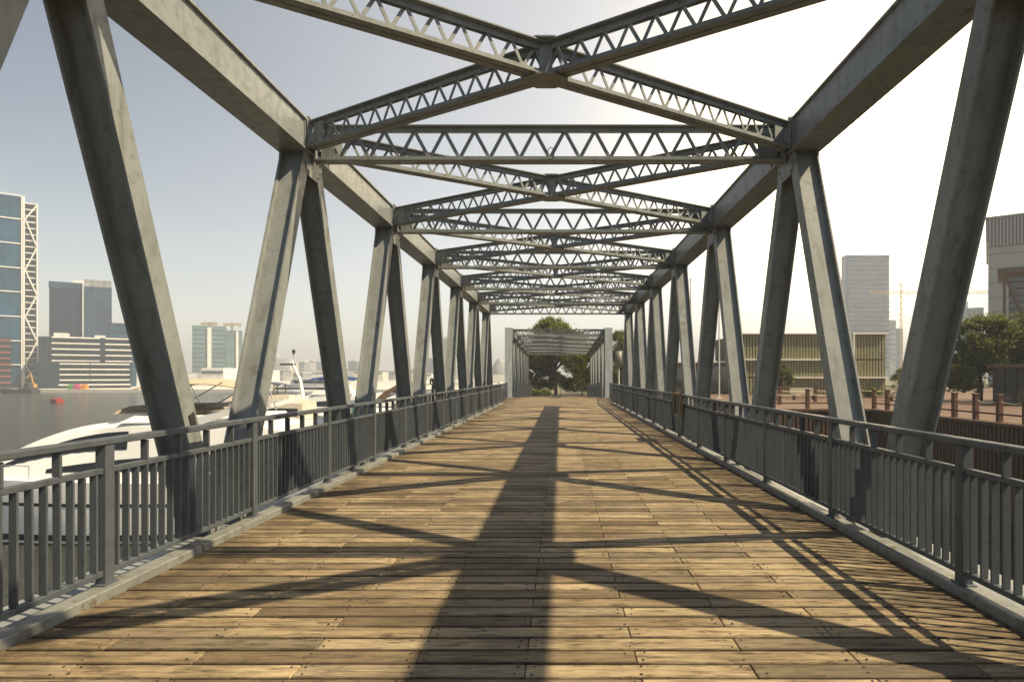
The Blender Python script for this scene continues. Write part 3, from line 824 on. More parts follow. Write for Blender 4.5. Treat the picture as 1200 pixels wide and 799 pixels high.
# olive ribbed hall with pale ledges
HL = plain('olive_rib', (0.25, 0.235, 0.125), 0.6, var=0.2); HD = plain('olive_gap', (0.11, 0.10, 0.05), 0.7); LED = plain('pale_ledge', (0.75, 0.72, 0.64), 0.5)
hall = empty('ribbed_hall', (17.6, 60.0, -0.27)); tag(hall, 'olive hall clad in vertical ribs with pale horizontal ledges, behind the promenade', 'building')
m = MB(); m.box(0, 9.9, 0.2, 10, 0, 5.85); m.box(9.9, 10.9, 1.2, 10, 0, 5.85); m.box(10.9, 14.2, 0.2, 10, 0, 5.85); m.build('wall', HD, hall)
rib = cbox(0.16, 0.09, 1.60, HL, 0.006)
rg = random.Random(4)
for z0, z1 in ((0.05, 1.55), (1.72, 3.3), (3.47, 5.82)):
    rib = cbox(0.20, 0.09, z1 - z0, HL, 0.006)
    for xa, xb in ((0.15, 9.85), (11.05, 14.15)):
        x = xa
        while x < xb: link('rib', rib, hall, (x, 0.15 + rg.uniform(-.015, .015), (z0 + z1) / 2)); x += 0.29
for (a, b, z) in ((-0.1, 9.95, 3.38), (3.8, 9.95, 1.63), (10.85, 14.3, 1.63), (-0.1, 9.95, 5.92), (10.85, 14.3, 5.92)):
    link('ledge', cbox(b - a, 0.5, 0.13, LED, 0.01), hall, ((a + b) / 2, 0.05, z))
link('corner_fin', cbox(0.14, 0.5, 5.8, LED, 0.01), hall, (10.95, 0.0, 2.92))
# lower dark-glazed wing beside it
wing = empty('glazed_wing', (9.8, 61.5, -0.27)); tag(wing, 'low dark-glazed wing with a pale roof edge beside the olive hall', 'building')
m = MB(); m.box(0, 7.6, 0.3, 8, 0, 3.1); m.build('wall', plain('wing_dark', (0.07, 0.06, 0.045), 0.5), wing)
link('roof_edge', cbox(7.8, 0.9, 0.16, LED, 0.01), wing, (3.8, 0.1, 3.2))
for i in range(6): link('pane', cbox(1.1, 0.03, 2.6, GL, 0.002), wing, (0.75 + i * 1.22, 0.27, 1.5))
for i in range(7): link('mullion', cbox(0.09, 0.12, 3.0, KB, 0.004), wing, (0.14 + i * 1.22, 0.22, 1.55))
POLE = plain('pole_white', (0.55, 0.55, 0.52), 0.4)
for x, y, h, lab in ((10.7, 50.5, 10.2, 'tall thin flagpole behind the promenade, farther from the olive hall'), (12.9, 50.0, 9.5, 'tall thin flagpole behind the promenade, standing nearer the olive hall')):
    p = empty('flagpole', (x, y, -0.8)); tag(p, lab, 'flagpole')
    m = MB(); m.tube([(0, 0, 0), (0, 0, h)], 0.07, 10, 0.04); m.build('pole', POLE, p)
    m = MB(); m.loft([[(0.08 * math.cos(t), 0.08 * math.sin(t), z) for t in [k * math.pi / 4 for k in range(8)]] for z in (h, h + 0.12)]); m.build('finial', POLE, p)
    m = MB(); m.box(-0.25, 0.25, -0.25, 0.25, 0, 0.56); m.build('base', LED, p)
# pale lamp column beyond the portal
lampc = empty('lamp_column', (6.9, 73.0, GZ)); tag(lampc, 'pale cylindrical lamp column in front of the tree by the far portal', 'lamp')
m = MB(); m.tube([(0, 0, 0), (0, 0, 3.4)], 0.12, 10); m.build('column', POLE, lampc)
m = MB(); m.tube([(0, 0, 3.4), (0, 0, 5.3)], 0.42, 14); m.build('lamp_body', plain('lamp_grey', (0.16, 0.16, 0.12), 0.4), lampc, True)

# ------------------------------------------------------------------ people (small, partly hidden by the railings)
def person_mat(name, trousers, shirt, skin=(0.35, 0.2, 0.13), hair=(0.012, 0.01, 0.01)):
    m, nt, p, n, l = new_mat(name)
    t = nd(nt, 'ShaderNodeTexCoord'); sz = nd(nt, 'ShaderNodeSeparateXYZ'); l.new(t.outputs['Object'], sz.inputs[0])
    dv = nd(nt, 'ShaderNodeMath', operation='MULTIPLY'); dv.inputs[1].default_value = 0.5; l.new(sz.outputs[2], dv.inputs[0])
    r = ramp(nt, dv.outputs[0], [(0.0, (0.03, 0.03, 0.03)), (0.04, trousers), (0.47, shirt), (0.735, skin), (1.0, skin)])
    n_r = [x for x in n if x.type == 'VALTORGB'][-1]; n_r.color_ramp.interpolation = 'CONSTANT'
    l.new(r, p.inputs['Base Color']); p.inputs['Roughness'].default_value = 0.8
    return m
def person(label, loc, rz, mat, hairmat, pose):
    root = empty('person', loc, (0, 0, rz)); tag(root, label, 'person')
    J = {'pel': (0, 0, 0.95), 'che': (0, 0, 1.28), 'nec': (0, 0, 1.48), 'hea': (0, 0.01, 1.58), 'top': (0, 0.015, 1.70),
         'hl': (-.10, 0, 0.88), 'kl': (-.11, 0.02, 0.48), 'al': (-.11, -.02, 0.07), 'tl': (-.12, 0.15, 0.035),
         'hr': (.10, 0, 0.88), 'kr': (.11, 0.03, 0.48), 'ar': (.11, 0.0, 0.07), 'tr': (.12, 0.17, 0.035),
         'sl': (-.19, 0, 1.40), 'el': (-.25, -.02, 1.12), 'wl': (-.24, 0.10, 0.90), 'fl': (-.22, 0.15, 0.82),
         'sr': (.19, 0, 1.40), 'er': (.25, -.02, 1.12), 'wr': (.24, 0.10, 0.90), 'fr': (.22, 0.15, 0.82)}
    J.update(pose)
    E = [('pel', 'che'), ('che', 'nec'), ('nec', 'hea'), ('hea', 'top'), ('pel', 'hl'), ('hl', 'kl'), ('kl', 'al'), ('al', 'tl'), ('pel', 'hr'), ('hr', 'kr'), ('kr', 'ar'), ('ar', 'tr'),
         ('che', 'sl'), ('sl', 'el'), ('el', 'wl'), ('wl', 'fl'), ('che', 'sr'), ('sr', 'er'), ('er', 'wr'), ('wr', 'fr')]
    rad = dict(pel=.14, che=.145, nec=.06, hea=.095, top=.075, hl=.095, kl=.065, al=.045, tl=.035, hr=.095, kr=.065, ar=.045, tr=.035,
               sl=.065, el=.045, wl=.033, fl=.028, sr=.065, er=.045, wr=.033, fr=.028)
    ks = list(J); me = bpy.data.meshes.new('body')
    me.from_pydata([J[k] for k in ks], [(ks.index(a), ks.index(b)) for a, b in E], [])
    me.materials.append(mat)
    o = link('body', me, root)
    sk = o.modifiers.new('skin', 'SKIN'); sk.use_smooth_shade = True
    bm = bmesh.new(); bm.from_mesh(me); lay = bm.verts.layers.skin.verify()
    for i, v in enumerate(bm.verts):
        v[lay].radius = (rad[ks[i]], rad[ks[i]] * (0.75 if ks[i] in ('che', 'pel') else 1)); v[lay].use_root = ks[i] == 'pel'
    bm.to_mesh(me); bm.free()
    o.modifiers.new('sub', 'SUBSURF').render_levels = 2
    bm = bmesh.new(); bmesh.ops.create_uvsphere(bm, u_segments=14, v_segments=9, radius=1)
    for v in bm.verts:
        v.co = Vector((v.co.x * 0.098, v.co.y * 0.11 - 0.015, v.co.z * 0.10 + 1.685))
        if v.co.y > 0.03 and v.co.z < 1.70: v.co.y = 0.03
    hm = bpy.data.meshes.new('hair'); bm.to_mesh(hm); bm.free(); hm.materials.append(hairmat); link('hair', hm, root)
    return root
HAIR = plain('black_hair', (0.012, 0.01, 0.01), 0.5)
person('person in dark clothes standing by the fence of the landing arm', (-7.1, 34.6, 0.0), R(200), person_mat('dark_clothes', (0.015, 0.015, 0.018), (0.018, 0.018, 0.022)), HAIR,
       {'wl': (-.10, .22, 1.02), 'fl': (-.03, .26, 1.03), 'wr': (.10, .22, 1.02), 'fr': (.03, .26, 1.03)})
person('person in a light blue shirt walking on the bank near the flagpoles', (11.6, 69.5, -0.8), R(160), person_mat('blue_shirt', (0.05, 0.05, 0.06), (0.10, 0.32, 0.55)), HAIR,
       {'kl': (-.11, .12, .50), 'al': (-.11, .14, .07), 'tl': (-.12, .30, .05), 'ar': (.11, -.16, .09), 'tr': (.12, -.02, .035)})

# ------------------------------------------------------------------ boats
GEL = plain('white_gelcoat', (0.86, 0.86, 0.84), 0.25, var=0.04); TAN = plain('tan_canvas', (0.50, 0.40, 0.28), 0.85, var=0.15); BLK = plain('dark_tint', (0.012, 0.014, 0.017), 0.12)
BLUE = plain('blue_canvas', (0.015, 0.04, 0.16), 0.8); CHROME = plain('chrome', (0.6, 0.6, 0.6), 0.25, 0.9); BRONZE = plain('bronze_post', (0.30, 0.20, 0.09), 0.35, 0.6)
GREENT = plain('green_tint', (0.06, 0.18, 0.13), 0.15); BEIGE = plain('beige_coat', (0.60, 0.53, 0.43), 0.4); BROWNT = plain('brown_trim', (0.20, 0.115, 0.055), 0.4)
smooth_parts = []
def lerp_st(st, x):
    st = sorted(st)
    if x <= st[0][0]: return st[0]
    for a, b in zip(st[:-1], st[1:]):
        if a[0] <= x <= b[0]:
            t = (x - a[0]) / (b[0] - a[0]) if b[0] > a[0] else 0
            i = st.index(a); p_ = st[max(i - 1, 0)]; n_ = st[min(i + 2, len(st) - 1)]; res = [x]
            for k in range(1, len(a)):
                h = b[0] - a[0]; m0 = (b[k] - p_[k]) / (b[0] - p_[0]); m1 = (n_[k] - a[k]) / (n_[0] - a[0])
                res.append((2*t**3 - 3*t**2 + 1) * a[k] + (t**3 - 2*t**2 + t) * h * m0 + (-2*t**3 + 3*t**2) * b[k] + (t**3 - t**2) * h * m1)
            return tuple(res)
    return st[-1]
def yacht(name, label, loc, rz, L, B, Fb, cabin, windows, extras, hullmat=GEL, cabinmat=GEL, stripe=True, group=None, cat='yacht'):
    root = empty(name, (loc[0], loc[1], WATER_Z), (0, 0, rz)); tag(root, label, cat, group)
    def hb(t): return max(0.02, B / 2 * (1 if t < 0.42 else 1 - ((t - 0.42) / 0.58) ** 2.4) * (0.93 + 0.07 * min(1, t / 0.2)))
    def sec(t, off=0.0):
        b = hb(t) + off; sh = Fb * (1 + 0.22 * t * t); rake = t ** 5 * 0.09 * L
        pr = [(b, sh), (b * 0.985, sh * 0.66), (b * (0.97 - 0.25 * t ** 3), sh * 0.30), (b * (0.95 - 0.5 * t ** 3), 0.08), (0.02, -0.55 + 0.5 * t ** 3)]
        pts = [(t * L + rake * max(0, z) / sh, y, z) for y, z in pr] + [(t * L + rake * max(0, z) / sh, -y, z) for y, z in reversed(pr)]
        return pts
    m = MB(); N = 18
    ts = [i / N for i in range(N + 1)]
    m.loft([sec(t) for t in ts]); m.build('hull', hullmat, root)
    for z0, z1, mat, nm in ((0.07, 0.17, BLK, 'boot_stripe'), (0.62, 0.67, BLK, 'rub_line')):
        if not stripe: continue
        for sd in (1, -1):
            m = MB(); S = []
            for t in ts[:-1]:
                s = sec(t)
                def at(f):
                    sh = s[0][2]
                    z = f * sh; pr = s[:4]
                    for a, b in zip(pr[:-1], pr[1:]):
                        if b[2] <= z <= a[2]:
                            k = (z - b[2]) / (a[2] - b[2]); return Vector((b[0] + (a[0] - b[0]) * k, (b[1] + (a[1] - b[1]) * k), z))
                    return Vector(pr[-1])
                a, b = at(z0), at(z1)
                S.append([(a.x, sd * (a.y - 0.02), a.z), (a.x, sd * (a.y + 0.012), a.z), (b.x, sd * (b.y + 0.012), b.z), (b.x, sd * (b.y - 0.02), b.z)])
            m.loft(S); m.build(nm, mat, root)
    # cabin
    def csec(st, f=None):
        x, zb, zt, wb, wt = st
        sh_ = min(0.22, (zt - zb) * 0.3)
        return [(x, wb, zb), (x, wt, zt - sh_), (x, wt - 0.28 * min(1, wt), zt), (x, -wt + 0.28 * min(1, wt), zt), (x, -wt, zt - sh_), (x, -wb, zb)]
    for cst in cabin:
        xs = [cst[0][0] + (cst[-1][0] - cst[0][0]) * k / 24 for k in range(25)]
        m = MB(); m.loft([csec(lerp_st(cst, x)) for x in xs]); m.build('cabin', cabinmat, root)
    for ci, x0, x1, f0, f1, taper, mat in windows:
        cst = cabin[ci]
        for sd in (1, -1):
            m = MB(); S = []
            for k in range(13):
                t = k / 12; x = x0 + (x1 - x0) * t
                st = lerp_st(cst, x); s = csec(st); a, b = Vector(s[0]), Vector(s[1])
                hf = (f1 - f0) * (1 - taper * t ** 2)
                p, q = a.lerp(b, f0), a.lerp(b, f0 + hf)
                S.append([(p.x, sd * (p.y - 0.02), p.z), (p.x, sd * (p.y + 0.014), p.z), (q.x, sd * (q.y + 0.014), q.z), (q.x, sd * (q.y - 0.02), q.z)])
            m.loft(S); m.build('window', mat, root)
    extras(root, hb)
    smooth_parts.append(root)
    # bow rail
    for sd in (1, -1):
        m = MB(); P = []
        for k in range(9):
            t = 0.62 + 0.36 * k / 8; P.append((t * L + t ** 5 * 0.09 * L, sd * (hb(t) - 0.10 if hb(t) > .2 else 0.03), Fb * (1 + .22 * t * t) + 0.55))
        m.tube(P, 0.018, 5)
        for p in P[::2]: m.tube([p, (p[0], p[1], p[2] - 0.56)], 0.014, 5)
        m.build('bow_rail', CHROME, root)
    return root
def canopy(root, x0, x1, w, z, mat, crown=0.18, name='bimini'):
    m = MB(); S = []
    for k in range(7):
        x = x0 + (x1 - x0) * k / 6; dz = -0.22 * abs(k / 3 - 1) ** 2.5
        S.append([(x, -w + 2 * w * j / 8, z + dz + crown * (1 - (j / 4 - 1) ** 2)) for j in range(9)] + [(x, w - 2 * w * j / 8, z + dz - 0.04 + crown * (1 - (j / 4 - 1) ** 2)) for j in range(9)])
    m.loft(S); return m.build(name, mat, root)
def posts(root, pts, mat=CHROME, r=0.025):
    for a, b in pts:
        m = MB(); m.tube([a, b], r, 6); m.build('support', mat, root)
def block(root, name, x0, x1, w, z0, z1, mat, ins=0.25):
    m = MB(); m.loft([[(x0, -w, z0), (x1, -w, z0), (x1, w, z0), (x0, w, z0)], [(x0 + ins * .3, -w + ins * .4, z1), (x1 - ins, -w + ins * .4, z1), (x1 - ins, w - ins * .4, z1), (x0 + ins * .3, w - ins * .4, z1)]])
    return m.build(name, mat, root)
# 1: the big near yacht, broadside, bow away from the bridge
def ex1(r, hb):
    block(r, 'flybridge_coaming', 2.6, 8.0, 1.72, 4.70, 4.98, GEL, 0.5)
    block(r, 'sofa', 5.4, 8.3, 1.55, 5.05, 5.28, TAN, 0.3); block(r, 'sofa_back', 5.2, 8.0, 1.6, 5.2, 5.36, DARK, 0.3)
    block(r, 'helm', 3.4, 4.4, 0.8, 5.05, 5.5, GEL, 0.3)
    canopy(r, 3.3, 7.5, 1.7, 6.25, TAN)
    posts(r, [((6.3, s * 1.62, 5.0), (7.0, s * 1.66, 6.25)) for s in (-1, 1)] + [((6.3, s * 1.62, 5.0), (4.1, s * 1.66, 6.3)) for s in (-1, 1)] + [((3.2, s * 1.62, 5.0), (3.6, s * 1.66, 6.2)) for s in (-1, 1)])
    for s in (-1, 1):   # sweeping side wings of the radar arch
        m = MB(); m.loft([[(x, s * 1.72, z), (x, s * 1.84, z), (x + w_, s * 1.84, z), (x + w_, s * 1.72, z)] for x, z, w_ in ((4.9, 4.6, 1.3), (3.9, 4.95, 1.0), (2.9, 5.25, 0.75), (1.8, 5.6, 0.5))])
        m.build('arch_wing', GEL, r)
    block(r, 'cockpit_sole', 0.2, 2.6, 1.9, 2.3, 2.5, GEL, 0.05)
yacht('yacht', 'large white motor yacht with tan bimini and swept dark windows close behind the railing', (-9.6, 26.6), R(185), 17.5, 4.8, 2.35,
      [[(1.6, 2.3, 4.55, 2.05, 1.7), (3.5, 2.3, 4.75, 2.1, 1.75), (7.5, 2.35, 4.78, 2.1, 1.7), (9.6, 2.4, 4.55, 2.0, 1.5), (11.4, 2.45, 4.0, 1.85, 1.3), (13.2, 2.5, 3.2, 1.5, 1.0), (14.6, 2.55, 2.7, 1.0, 0.6)]],
      [(0, 2.2, 10.6, 0.22, 0.52, 0.7, BLK), (0, 7.6, 12.6, 0.60, 0.92, 0.55, BLK)], ex1)
def ex2(r, hb):
    block(r, 'flybridge_coaming', 3.0, 9.0, 1.6, 4.2, 4.75, BEIGE, 0.6)
    canopy(r, 4.2, 6.6, 1.35, 5.85, BLK, 0.12, 'hardtop')
    posts(r, [((x, s * 1.2, 4.6), (x, s * 1.2, 5.8)) for x in (4.6, 5.4, 6.2) for s in (-1, 1)], BRONZE, 0.06)
    m = MB(); m.tube([(2.4, 0, 4.4), (2.7, 0, 6.2), (3.4, 0, 7.6), (3.3, 0, 8.7)], 0.20, 8, 0.08); m.build('radar_mast', GEL, r, True)
    m = MB(); m.box(3.3, 4.4, -0.5, 0.5, 7.55, 7.7); m.tube([(3.3, 0, 8.7), (3.3, 0, 9.0)], 0.16, 8); m.build('radar', DARK, r)
    m = MB(); m.tube([(5.6 + 0.28 * math.cos(k), 1.55, 4.45 + 0.28 * math.sin(k)) for k in [i * math.pi / 6 for i in range(13)]], 0.04, 5); m.build('emblem_ring', BRONZE, r)
yacht('yacht', 'white and beige yacht with black hardtop on bronze posts and a curved radar mast', (-21.9, 58), R(180), 16, 4.6, 2.3,
      [[(1.8, 2.2, 4.2, 1.95, 1.6), (8, 2.3, 4.3, 1.95, 1.55), (10.5, 2.4, 3.6, 1.7, 1.2), (12.5, 2.5, 2.8, 1.2, 0.8)]], [(0, 2.2, 10, 0.35, 0.75, 0.6, BLK)], ex2, GEL, BEIGE)
def ex3(r, hb):
    block(r, 'windscreen', 5.2, 8.6, 1.5, 3.9, 4.55, GREENT, 0.9)
    posts(r, [((5.2, 0, 3.9), (5.0, 0, 5.4))], CHROME, 0.03)
yacht('yacht', 'low white cruiser with a green-tinted windscreen, moored past the big yacht', (-9.2, 47), R(180), 13.5, 4.2, 2.3,
      [[(1.5, 2.2, 4.0, 1.8, 1.5), (6, 2.3, 4.0, 1.8, 1.4), (9, 2.4, 3.3, 1.5, 1.0), (11, 2.5, 2.8, 1.0, 0.6)]], [(0, 2.0, 9, 0.3, 0.7, 0.6, BLK)], ex3)
def ex4(r, hb):
    block(r, 'flybridge_coaming', 3.0, 8.0, 1.6, 4.3, 4.85, GEL, 0.5)
    canopy(r, 2.8, 8.2, 1.6, 6.2, BLUE, 0.3)
    posts(r, [((x, s * 1.4, 4.8), (x, s * 1.4, 6.15)) for x in (3.4, 7.6) for s in (-1, 1)])
yacht('yacht', 'white yacht under a blue canvas bimini, behind the green-screened cruiser', (-21.5, 74), R(180), 15, 4.5, 2.3,
      [[(1.6, 2.2, 4.3, 1.9, 1.6), (8, 2.3, 4.3, 1.9, 1.5), (11, 2.4, 3.3, 1.5, 1.0), (12.5, 2.5, 2.8, 1.0, 0.6)]], [(0, 2.2, 10, 0.35, 0.75, 0.6, BLK)], ex4)
def ex5(r, hb):
    block(r, 'flybridge_coaming', 2.6, 7.6, 1.6, 4.2, 4.8, GEL, 0.5)
    for s in (-1, 1):
        m = MB(); m.loft([[(x, s * 1.5, z), (x, s * 1.7, z), (x + w_, s * 1.7, z), (x + w_, s * 1.5, z)] for x, z, w_ in ((5.6, 4.3, 0.9), (5.0, 5.0, 0.7), (4.0, 5.6, 0.6), (2.6, 5.95, 0.5))]); m.build('arch_wing', BROWNT, r)
    canopy(r, 1.6, 5.0, 1.7, 6.0, GEL, 0.15, 'hardtop')
    bm = bmesh.new(); bmesh.ops.create_uvsphere(bm, u_segments=14, v_segments=10, radius=0.5, matrix=Matrix.Translation((4.2, 0, 6.7)))
    me = bpy.data.meshes.new('radome'); bm.to_mesh(me); bm.free(); me.materials.append(GEL); link('radome', me, r)
    posts(r, [((2.4, 0.3, 6.1), (2.4, 0.3, 8.3)), ((3.0, -0.3, 6.1), (3.0, -0.3, 7.6))], DARK, 0.05)
yacht('yacht', 'white yacht with brown sweeping arch and round white radome', (-11.6, 62), R(180), 14, 4.5, 2.3,
      [[(1.6, 2.2, 4.2, 1.9, 1.6), (8, 2.3, 4.2, 1.9, 1.5), (10.5, 2.4, 3.3, 1.5, 1.0), (12.5, 2.5, 2.8, 1.0, 0.6)]], [(0, 2.2, 10, 0.35, 0.75, 0.6, BLK)], ex5)
def ex6(r, hb):
    for i, (x0, x1, z) in enumerate(((3, 17, 4.1),)):
        block(r, 'upper_deck', x0, x1, 2.6 - 0.3 * i, z, z + 1.5, GEL, 0.6)
        m = MB(); 
        for sd in (1, -1): m.box(x0 + 0.8, x1 - 1.2, sd * (2.56 - .3 * i) - 0.05, sd * (2.56 - .3 * i) + 0.05, z + 0.45, z + 1.0)
        m.build('window_row', BLK, r)
        block(r, 'deck_edge', x0 - 0.5, x1 + 0.5, 2.9 - 0.3 * i, z + 1.5, z + 1.7, GEL, 0.05)
    posts(r, [((9, 0, 5.6), (9, 0, 7.4))], GEL, 0.12)
yacht('ferry', 'white multi-deck passenger ferry out on the river', (-56, 168), R(180), 24, 6.2, 2.2,
      [[(2, 2.3, 4.1, 2.8, 2.7), (22, 2.4, 4.1, 2.4, 2.3)]], [(0, 2.5, 21, 0.3, 0.7, 0.1, BLK)], ex6, cat='ferry')
RED = plain('red_hull', (0.30, 0.035, 0.025), 0.6)
def ex7(r, hb): block(r, 'cargo_mound', 0.8, 3.2, 0.7, 0.8, 1.35, BROWNT, 0.8)
yacht('buoy_boat', 'small rusty red work boat alone on the open water', (-120.5, 148), R(160), 3.6, 1.9, 0.85, [[(0.3, 0.7, 1.2, 0.4, 0.35), (0.9, 0.7, 1.3, 0.4, 0.35)]], [], ex7, RED, RED, False, cat='boat')
def ex8(r, hb):
    block(r, 'wheelhouse', 2.0, 4.2, 1.0, 1.8, 3.6, DARK, 0.4); posts(r, [((3.2, 0, 3.5), (3.2, 0, 5.6))], DARK, 0.08)
yacht('tug_boat', 'dark tug moored at the foot of the far quay', (-193, 226), R(175), 14, 4, 1.5, [[(1.0, 1.5, 2.1, 1.3, 1.2), (6, 1.5, 2.1, 1.2, 1.1)]], [], ex8, DARK, DARK, False, cat='boat')

for r_ in smooth_parts:
    for ch in r_.children:
        ch.data.polygons.foreach_set('use_smooth', [True] * len(ch.data.polygons)); ch.data.set_sharp_from_angle(angle=R(38))
# ------------------------------------------------------------------ buildings across the river
FZ = -3.75
def PX(x, Y): return (x - VPX) * Y / F
def PZ(y, Y): return EYE + (VPY - y) * Y / F
def glass(name, c, rough=0.18):
    m, nt, p, n, l = new_mat(name)
    pos = coords(nt, True)
    br = nd(nt, 'ShaderNodeTexBrick'); br.offset = 0.0
    br.inputs['Scale'].default_value = 0.42; br.inputs['Mortar Size'].default_value = 0.018; br.inputs['Brick Width'].default_value = 0.75; br.inputs['Row Height'].default_value = 1.4
    br.inputs['Color1'].default_value = (*c, 1); br.inputs['Color2'].default_value = (*[x * 0.65 for x in c], 1); br.inputs['Mortar'].default_value = (*[min(1, x * 1.9 + 0.02) for x in c], 1)
    mp = nd(nt, 'ShaderNodeMapping'); mp.inputs['Rotation'].default_value = (R(90), 0, 0); l.new(pos, mp.inputs['Vector']); l.new(mp.outputs[0], br.inputs['Vector'])
    f = noise_n(nt, pos, 0.06, 3, 0.6)
    l.new(mix(nt, 0.7, br.outputs['Color'], ramp(nt, f, [(0.3, (0.5, 0.5, 0.5)), (0.7, (1.4, 1.4, 1.4))]), 'MULTIPLY'), p.inputs['Base Color'])
    p.inputs['Roughness'].default_value = rough
    MATS[name] = m
    return m
TEAL = glass('teal_glass', (0.005, 0.08, 0.16)); NAVY = glass('navy_glass', (0.004, 0.028, 0.085)); GREY = glass('grey_glass', (0.028, 0.065, 0.125))
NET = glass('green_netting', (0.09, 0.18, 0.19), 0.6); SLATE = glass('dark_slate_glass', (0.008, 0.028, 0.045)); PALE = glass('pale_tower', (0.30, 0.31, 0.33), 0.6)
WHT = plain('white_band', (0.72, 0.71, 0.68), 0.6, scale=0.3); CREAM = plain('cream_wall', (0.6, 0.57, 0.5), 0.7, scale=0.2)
def building(name, label, x0, x1, ytop, Y, depth, base=FZ, group=None, turn=False):
    xp = x0 if x0 > 0 else x1
    r = empty(name, (xp, Y, base)); tag(r, label, 'building', group)
    if turn:      # front turned square to the river bend, that is towards the bridge
        r.rotation_euler.z = math.atan2(-xp, Y); r['sx'] = math.cos(r.rotation_euler.z)
    return r
def part(root, nm, mat, *boxes):
    m = MB(); o = root.location; k = root.get('sx', 1.0)
    for (x0, x1, y0, y1, z0, z1) in boxes: m.box((x0 - o.x) * k, (x1 - o.x) * k, y0 - o.y, y1 - o.y, z0 - o.z, z1 - o.z)
    return m.build(nm, mat, root)
# A lattice-braced glass tower
Y = 262.0
t = building('glass_tower', 'tall teal glass tower with a white zigzag-braced strip at its edge', PX(-60, Y), PX(45, Y), 232, Y, 30, turn=True)
xa, xb, xc_, xd = PX(-70, Y), PX(26, Y), PX(29, Y), PX(45, Y)
part(t, 'glass_body', TEAL, (xa, xb, Y, Y + 30, FZ, PZ(234, Y)))
part(t, 'strip_core', SLATE, (xc_, xd - 0.5, Y + 1.2, Y + 30, FZ, PZ(240, Y)))
for y in (232.5, 259.7, 288, 316, 343.6, 372, 400, 427.5):
    z = PZ(y, Y); part(t, 'floor_band', WHT, (xa, xb - 0.3, Y - 0.5, Y - 0.01, z - 0.22, z + 0.22))
for x in (xb, xc_ - 0.2, xd - 0.5): part(t, 'corner_column', WHT, (x - 0.34, x + 0.34, Y - 0.7, Y + 0.9, FZ, PZ(233 if x < xc_ else 239, Y)))
y = 240
while y < 455:
    z = PZ(y, Y); part(t, 'floor_slab', WHT, (xc_ + 0.35, xd - 1.0, Y - 0.1, Y + 1.15, z - 0.2, z + 0.2)); y += 7.2
ys = [241, 259, 290, 318, 346, 372, 400, 428, 447]
for i in range(len(ys) - 1):
    a, b = (xd - 0.6, xc_ + 0.3) if i % 2 == 0 else (xc_ + 0.3, xd - 0.6)
    m = MB(); o = t.location
    kx = t['sx']; m.beam(((a - o.x) * kx, -0.45, PZ(ys[i], Y) - o.z), ((b - o.x) * kx, -0.45, PZ(ys[i + 1], Y) - o.z), 0.5, 0.5, (0, 1, 0)); m.build('zigzag_brace', WHT, t)
# B navy tower pair
Y = 285.0
t = building('office_tower', 'dark navy office tower of two joined slabs behind the white-banded block', PX(61, Y), PX(131, Y), 330, Y, 30, turn=True)
part(t, 'left_slab', NAVY, (PX(61, Y), PX(98.5, Y), Y, Y + 25, FZ, PZ(342, Y))); part(t, 'crown', GREY, (PX(60.5, Y), PX(98, Y), Y - 0.4, Y + 25.4, PZ(341.8, Y), PZ(334.5, Y)))
part(t, 'right_slab', GREY, (PX(98.6, Y), PX(131, Y), Y - 1.5, Y + 24, FZ, PZ(338, Y))); part(t, 'crown', PALE, (PX(99, Y), PX(130.5, Y), Y - 1, Y + 23, PZ(337.9, Y), PZ(330, Y)))  # lighter glass on the right slab puts the tower's sunlit side into colour
part(t, 'corner_fin', WHT, (PX(97.6, Y), PX(98.8, Y), Y - 2, Y - 0.45, FZ, PZ(331, Y))); part(t, 'plant_room', WHT, (PX(86, Y), PX(98, Y), Y + 4, Y + 12, PZ(334.4, Y), PZ(330.5, Y)))
for i in range(14):
    z = PZ(344 + i * 6.5, Y); part(t, 'floor_line', GREY, (PX(62, Y), PX(97, Y), Y - 0.25, Y - 0.01, z - 0.15, z + 0.15))
for i in range(7):
    x = PX(66 + i * 4.6, Y); part(t, 'vertical_fin', NAVY, (x - 0.12, x + 0.12, Y - 0.6, Y - 0.26, FZ, PZ(342, Y)))
# C white-banded low block
Y = 268.0
t = building('banded_block', 'low office block with white floor bands stepping out in two tiers by the quay', PX(50, Y), PX(156, Y), 395, Y, 25, turn=True)
part(t, 'upper_glass', SLATE, (PX(52, Y), PX(155, Y), Y + 1, Y + 25, PZ(425, Y), PZ(397, Y))); part(t, 'lower_glass', SLATE, (PX(50, Y), PX(154, Y), Y - 2, Y + 25, FZ, PZ(425.2, Y)))
for k, y in enumerate((397.5, 404, 410.5, 417, 423.5)):
    z = PZ(y, Y); part(t, 'floor_band', WHT, (PX(66, Y), PX(118, Y), Y + 0.3, Y + 0.99, z - 0.27, z + 0.27), (PX(124, Y), PX(155, Y), Y + 0.3, Y + 0.99, z - 0.27, z + 0.27))
for k, y in enumerate((427, 433, 439, 445)):
    z = PZ(y, Y); part(t, 'floor_band', WHT, (PX(75, Y), PX(107, Y), Y - 2.7, Y - 2.01, z - 0.25, z + 0.25), (PX(108, Y), PX(152, Y), Y - 2.7, Y - 2.01, z - 0.25, z + 0.25))
part(t, 'plinth', WHT, (PX(74, Y), PX(153, Y), Y - 3, Y - 2.05, PZ(451, Y), PZ(449.6, Y)))
part(t, 'roof_box', WHT, (PX(66, Y), PX(82, Y), Y + 8, Y + 16, PZ(397.2, Y), PZ(391.5, Y))); part(t, 'roof_box', WHT, (PX(111, Y), PX(123, Y), Y + 8, Y + 16, PZ(397.2, Y), PZ(393, Y)))
for i in range(30):
    x = PX(67 + i * 2.9, Y); part(t, 'mullion', GREY, (x - 0.1, x + 0.1, Y + 0.5, Y + 0.985, PZ(424, Y), PZ(398, Y)))
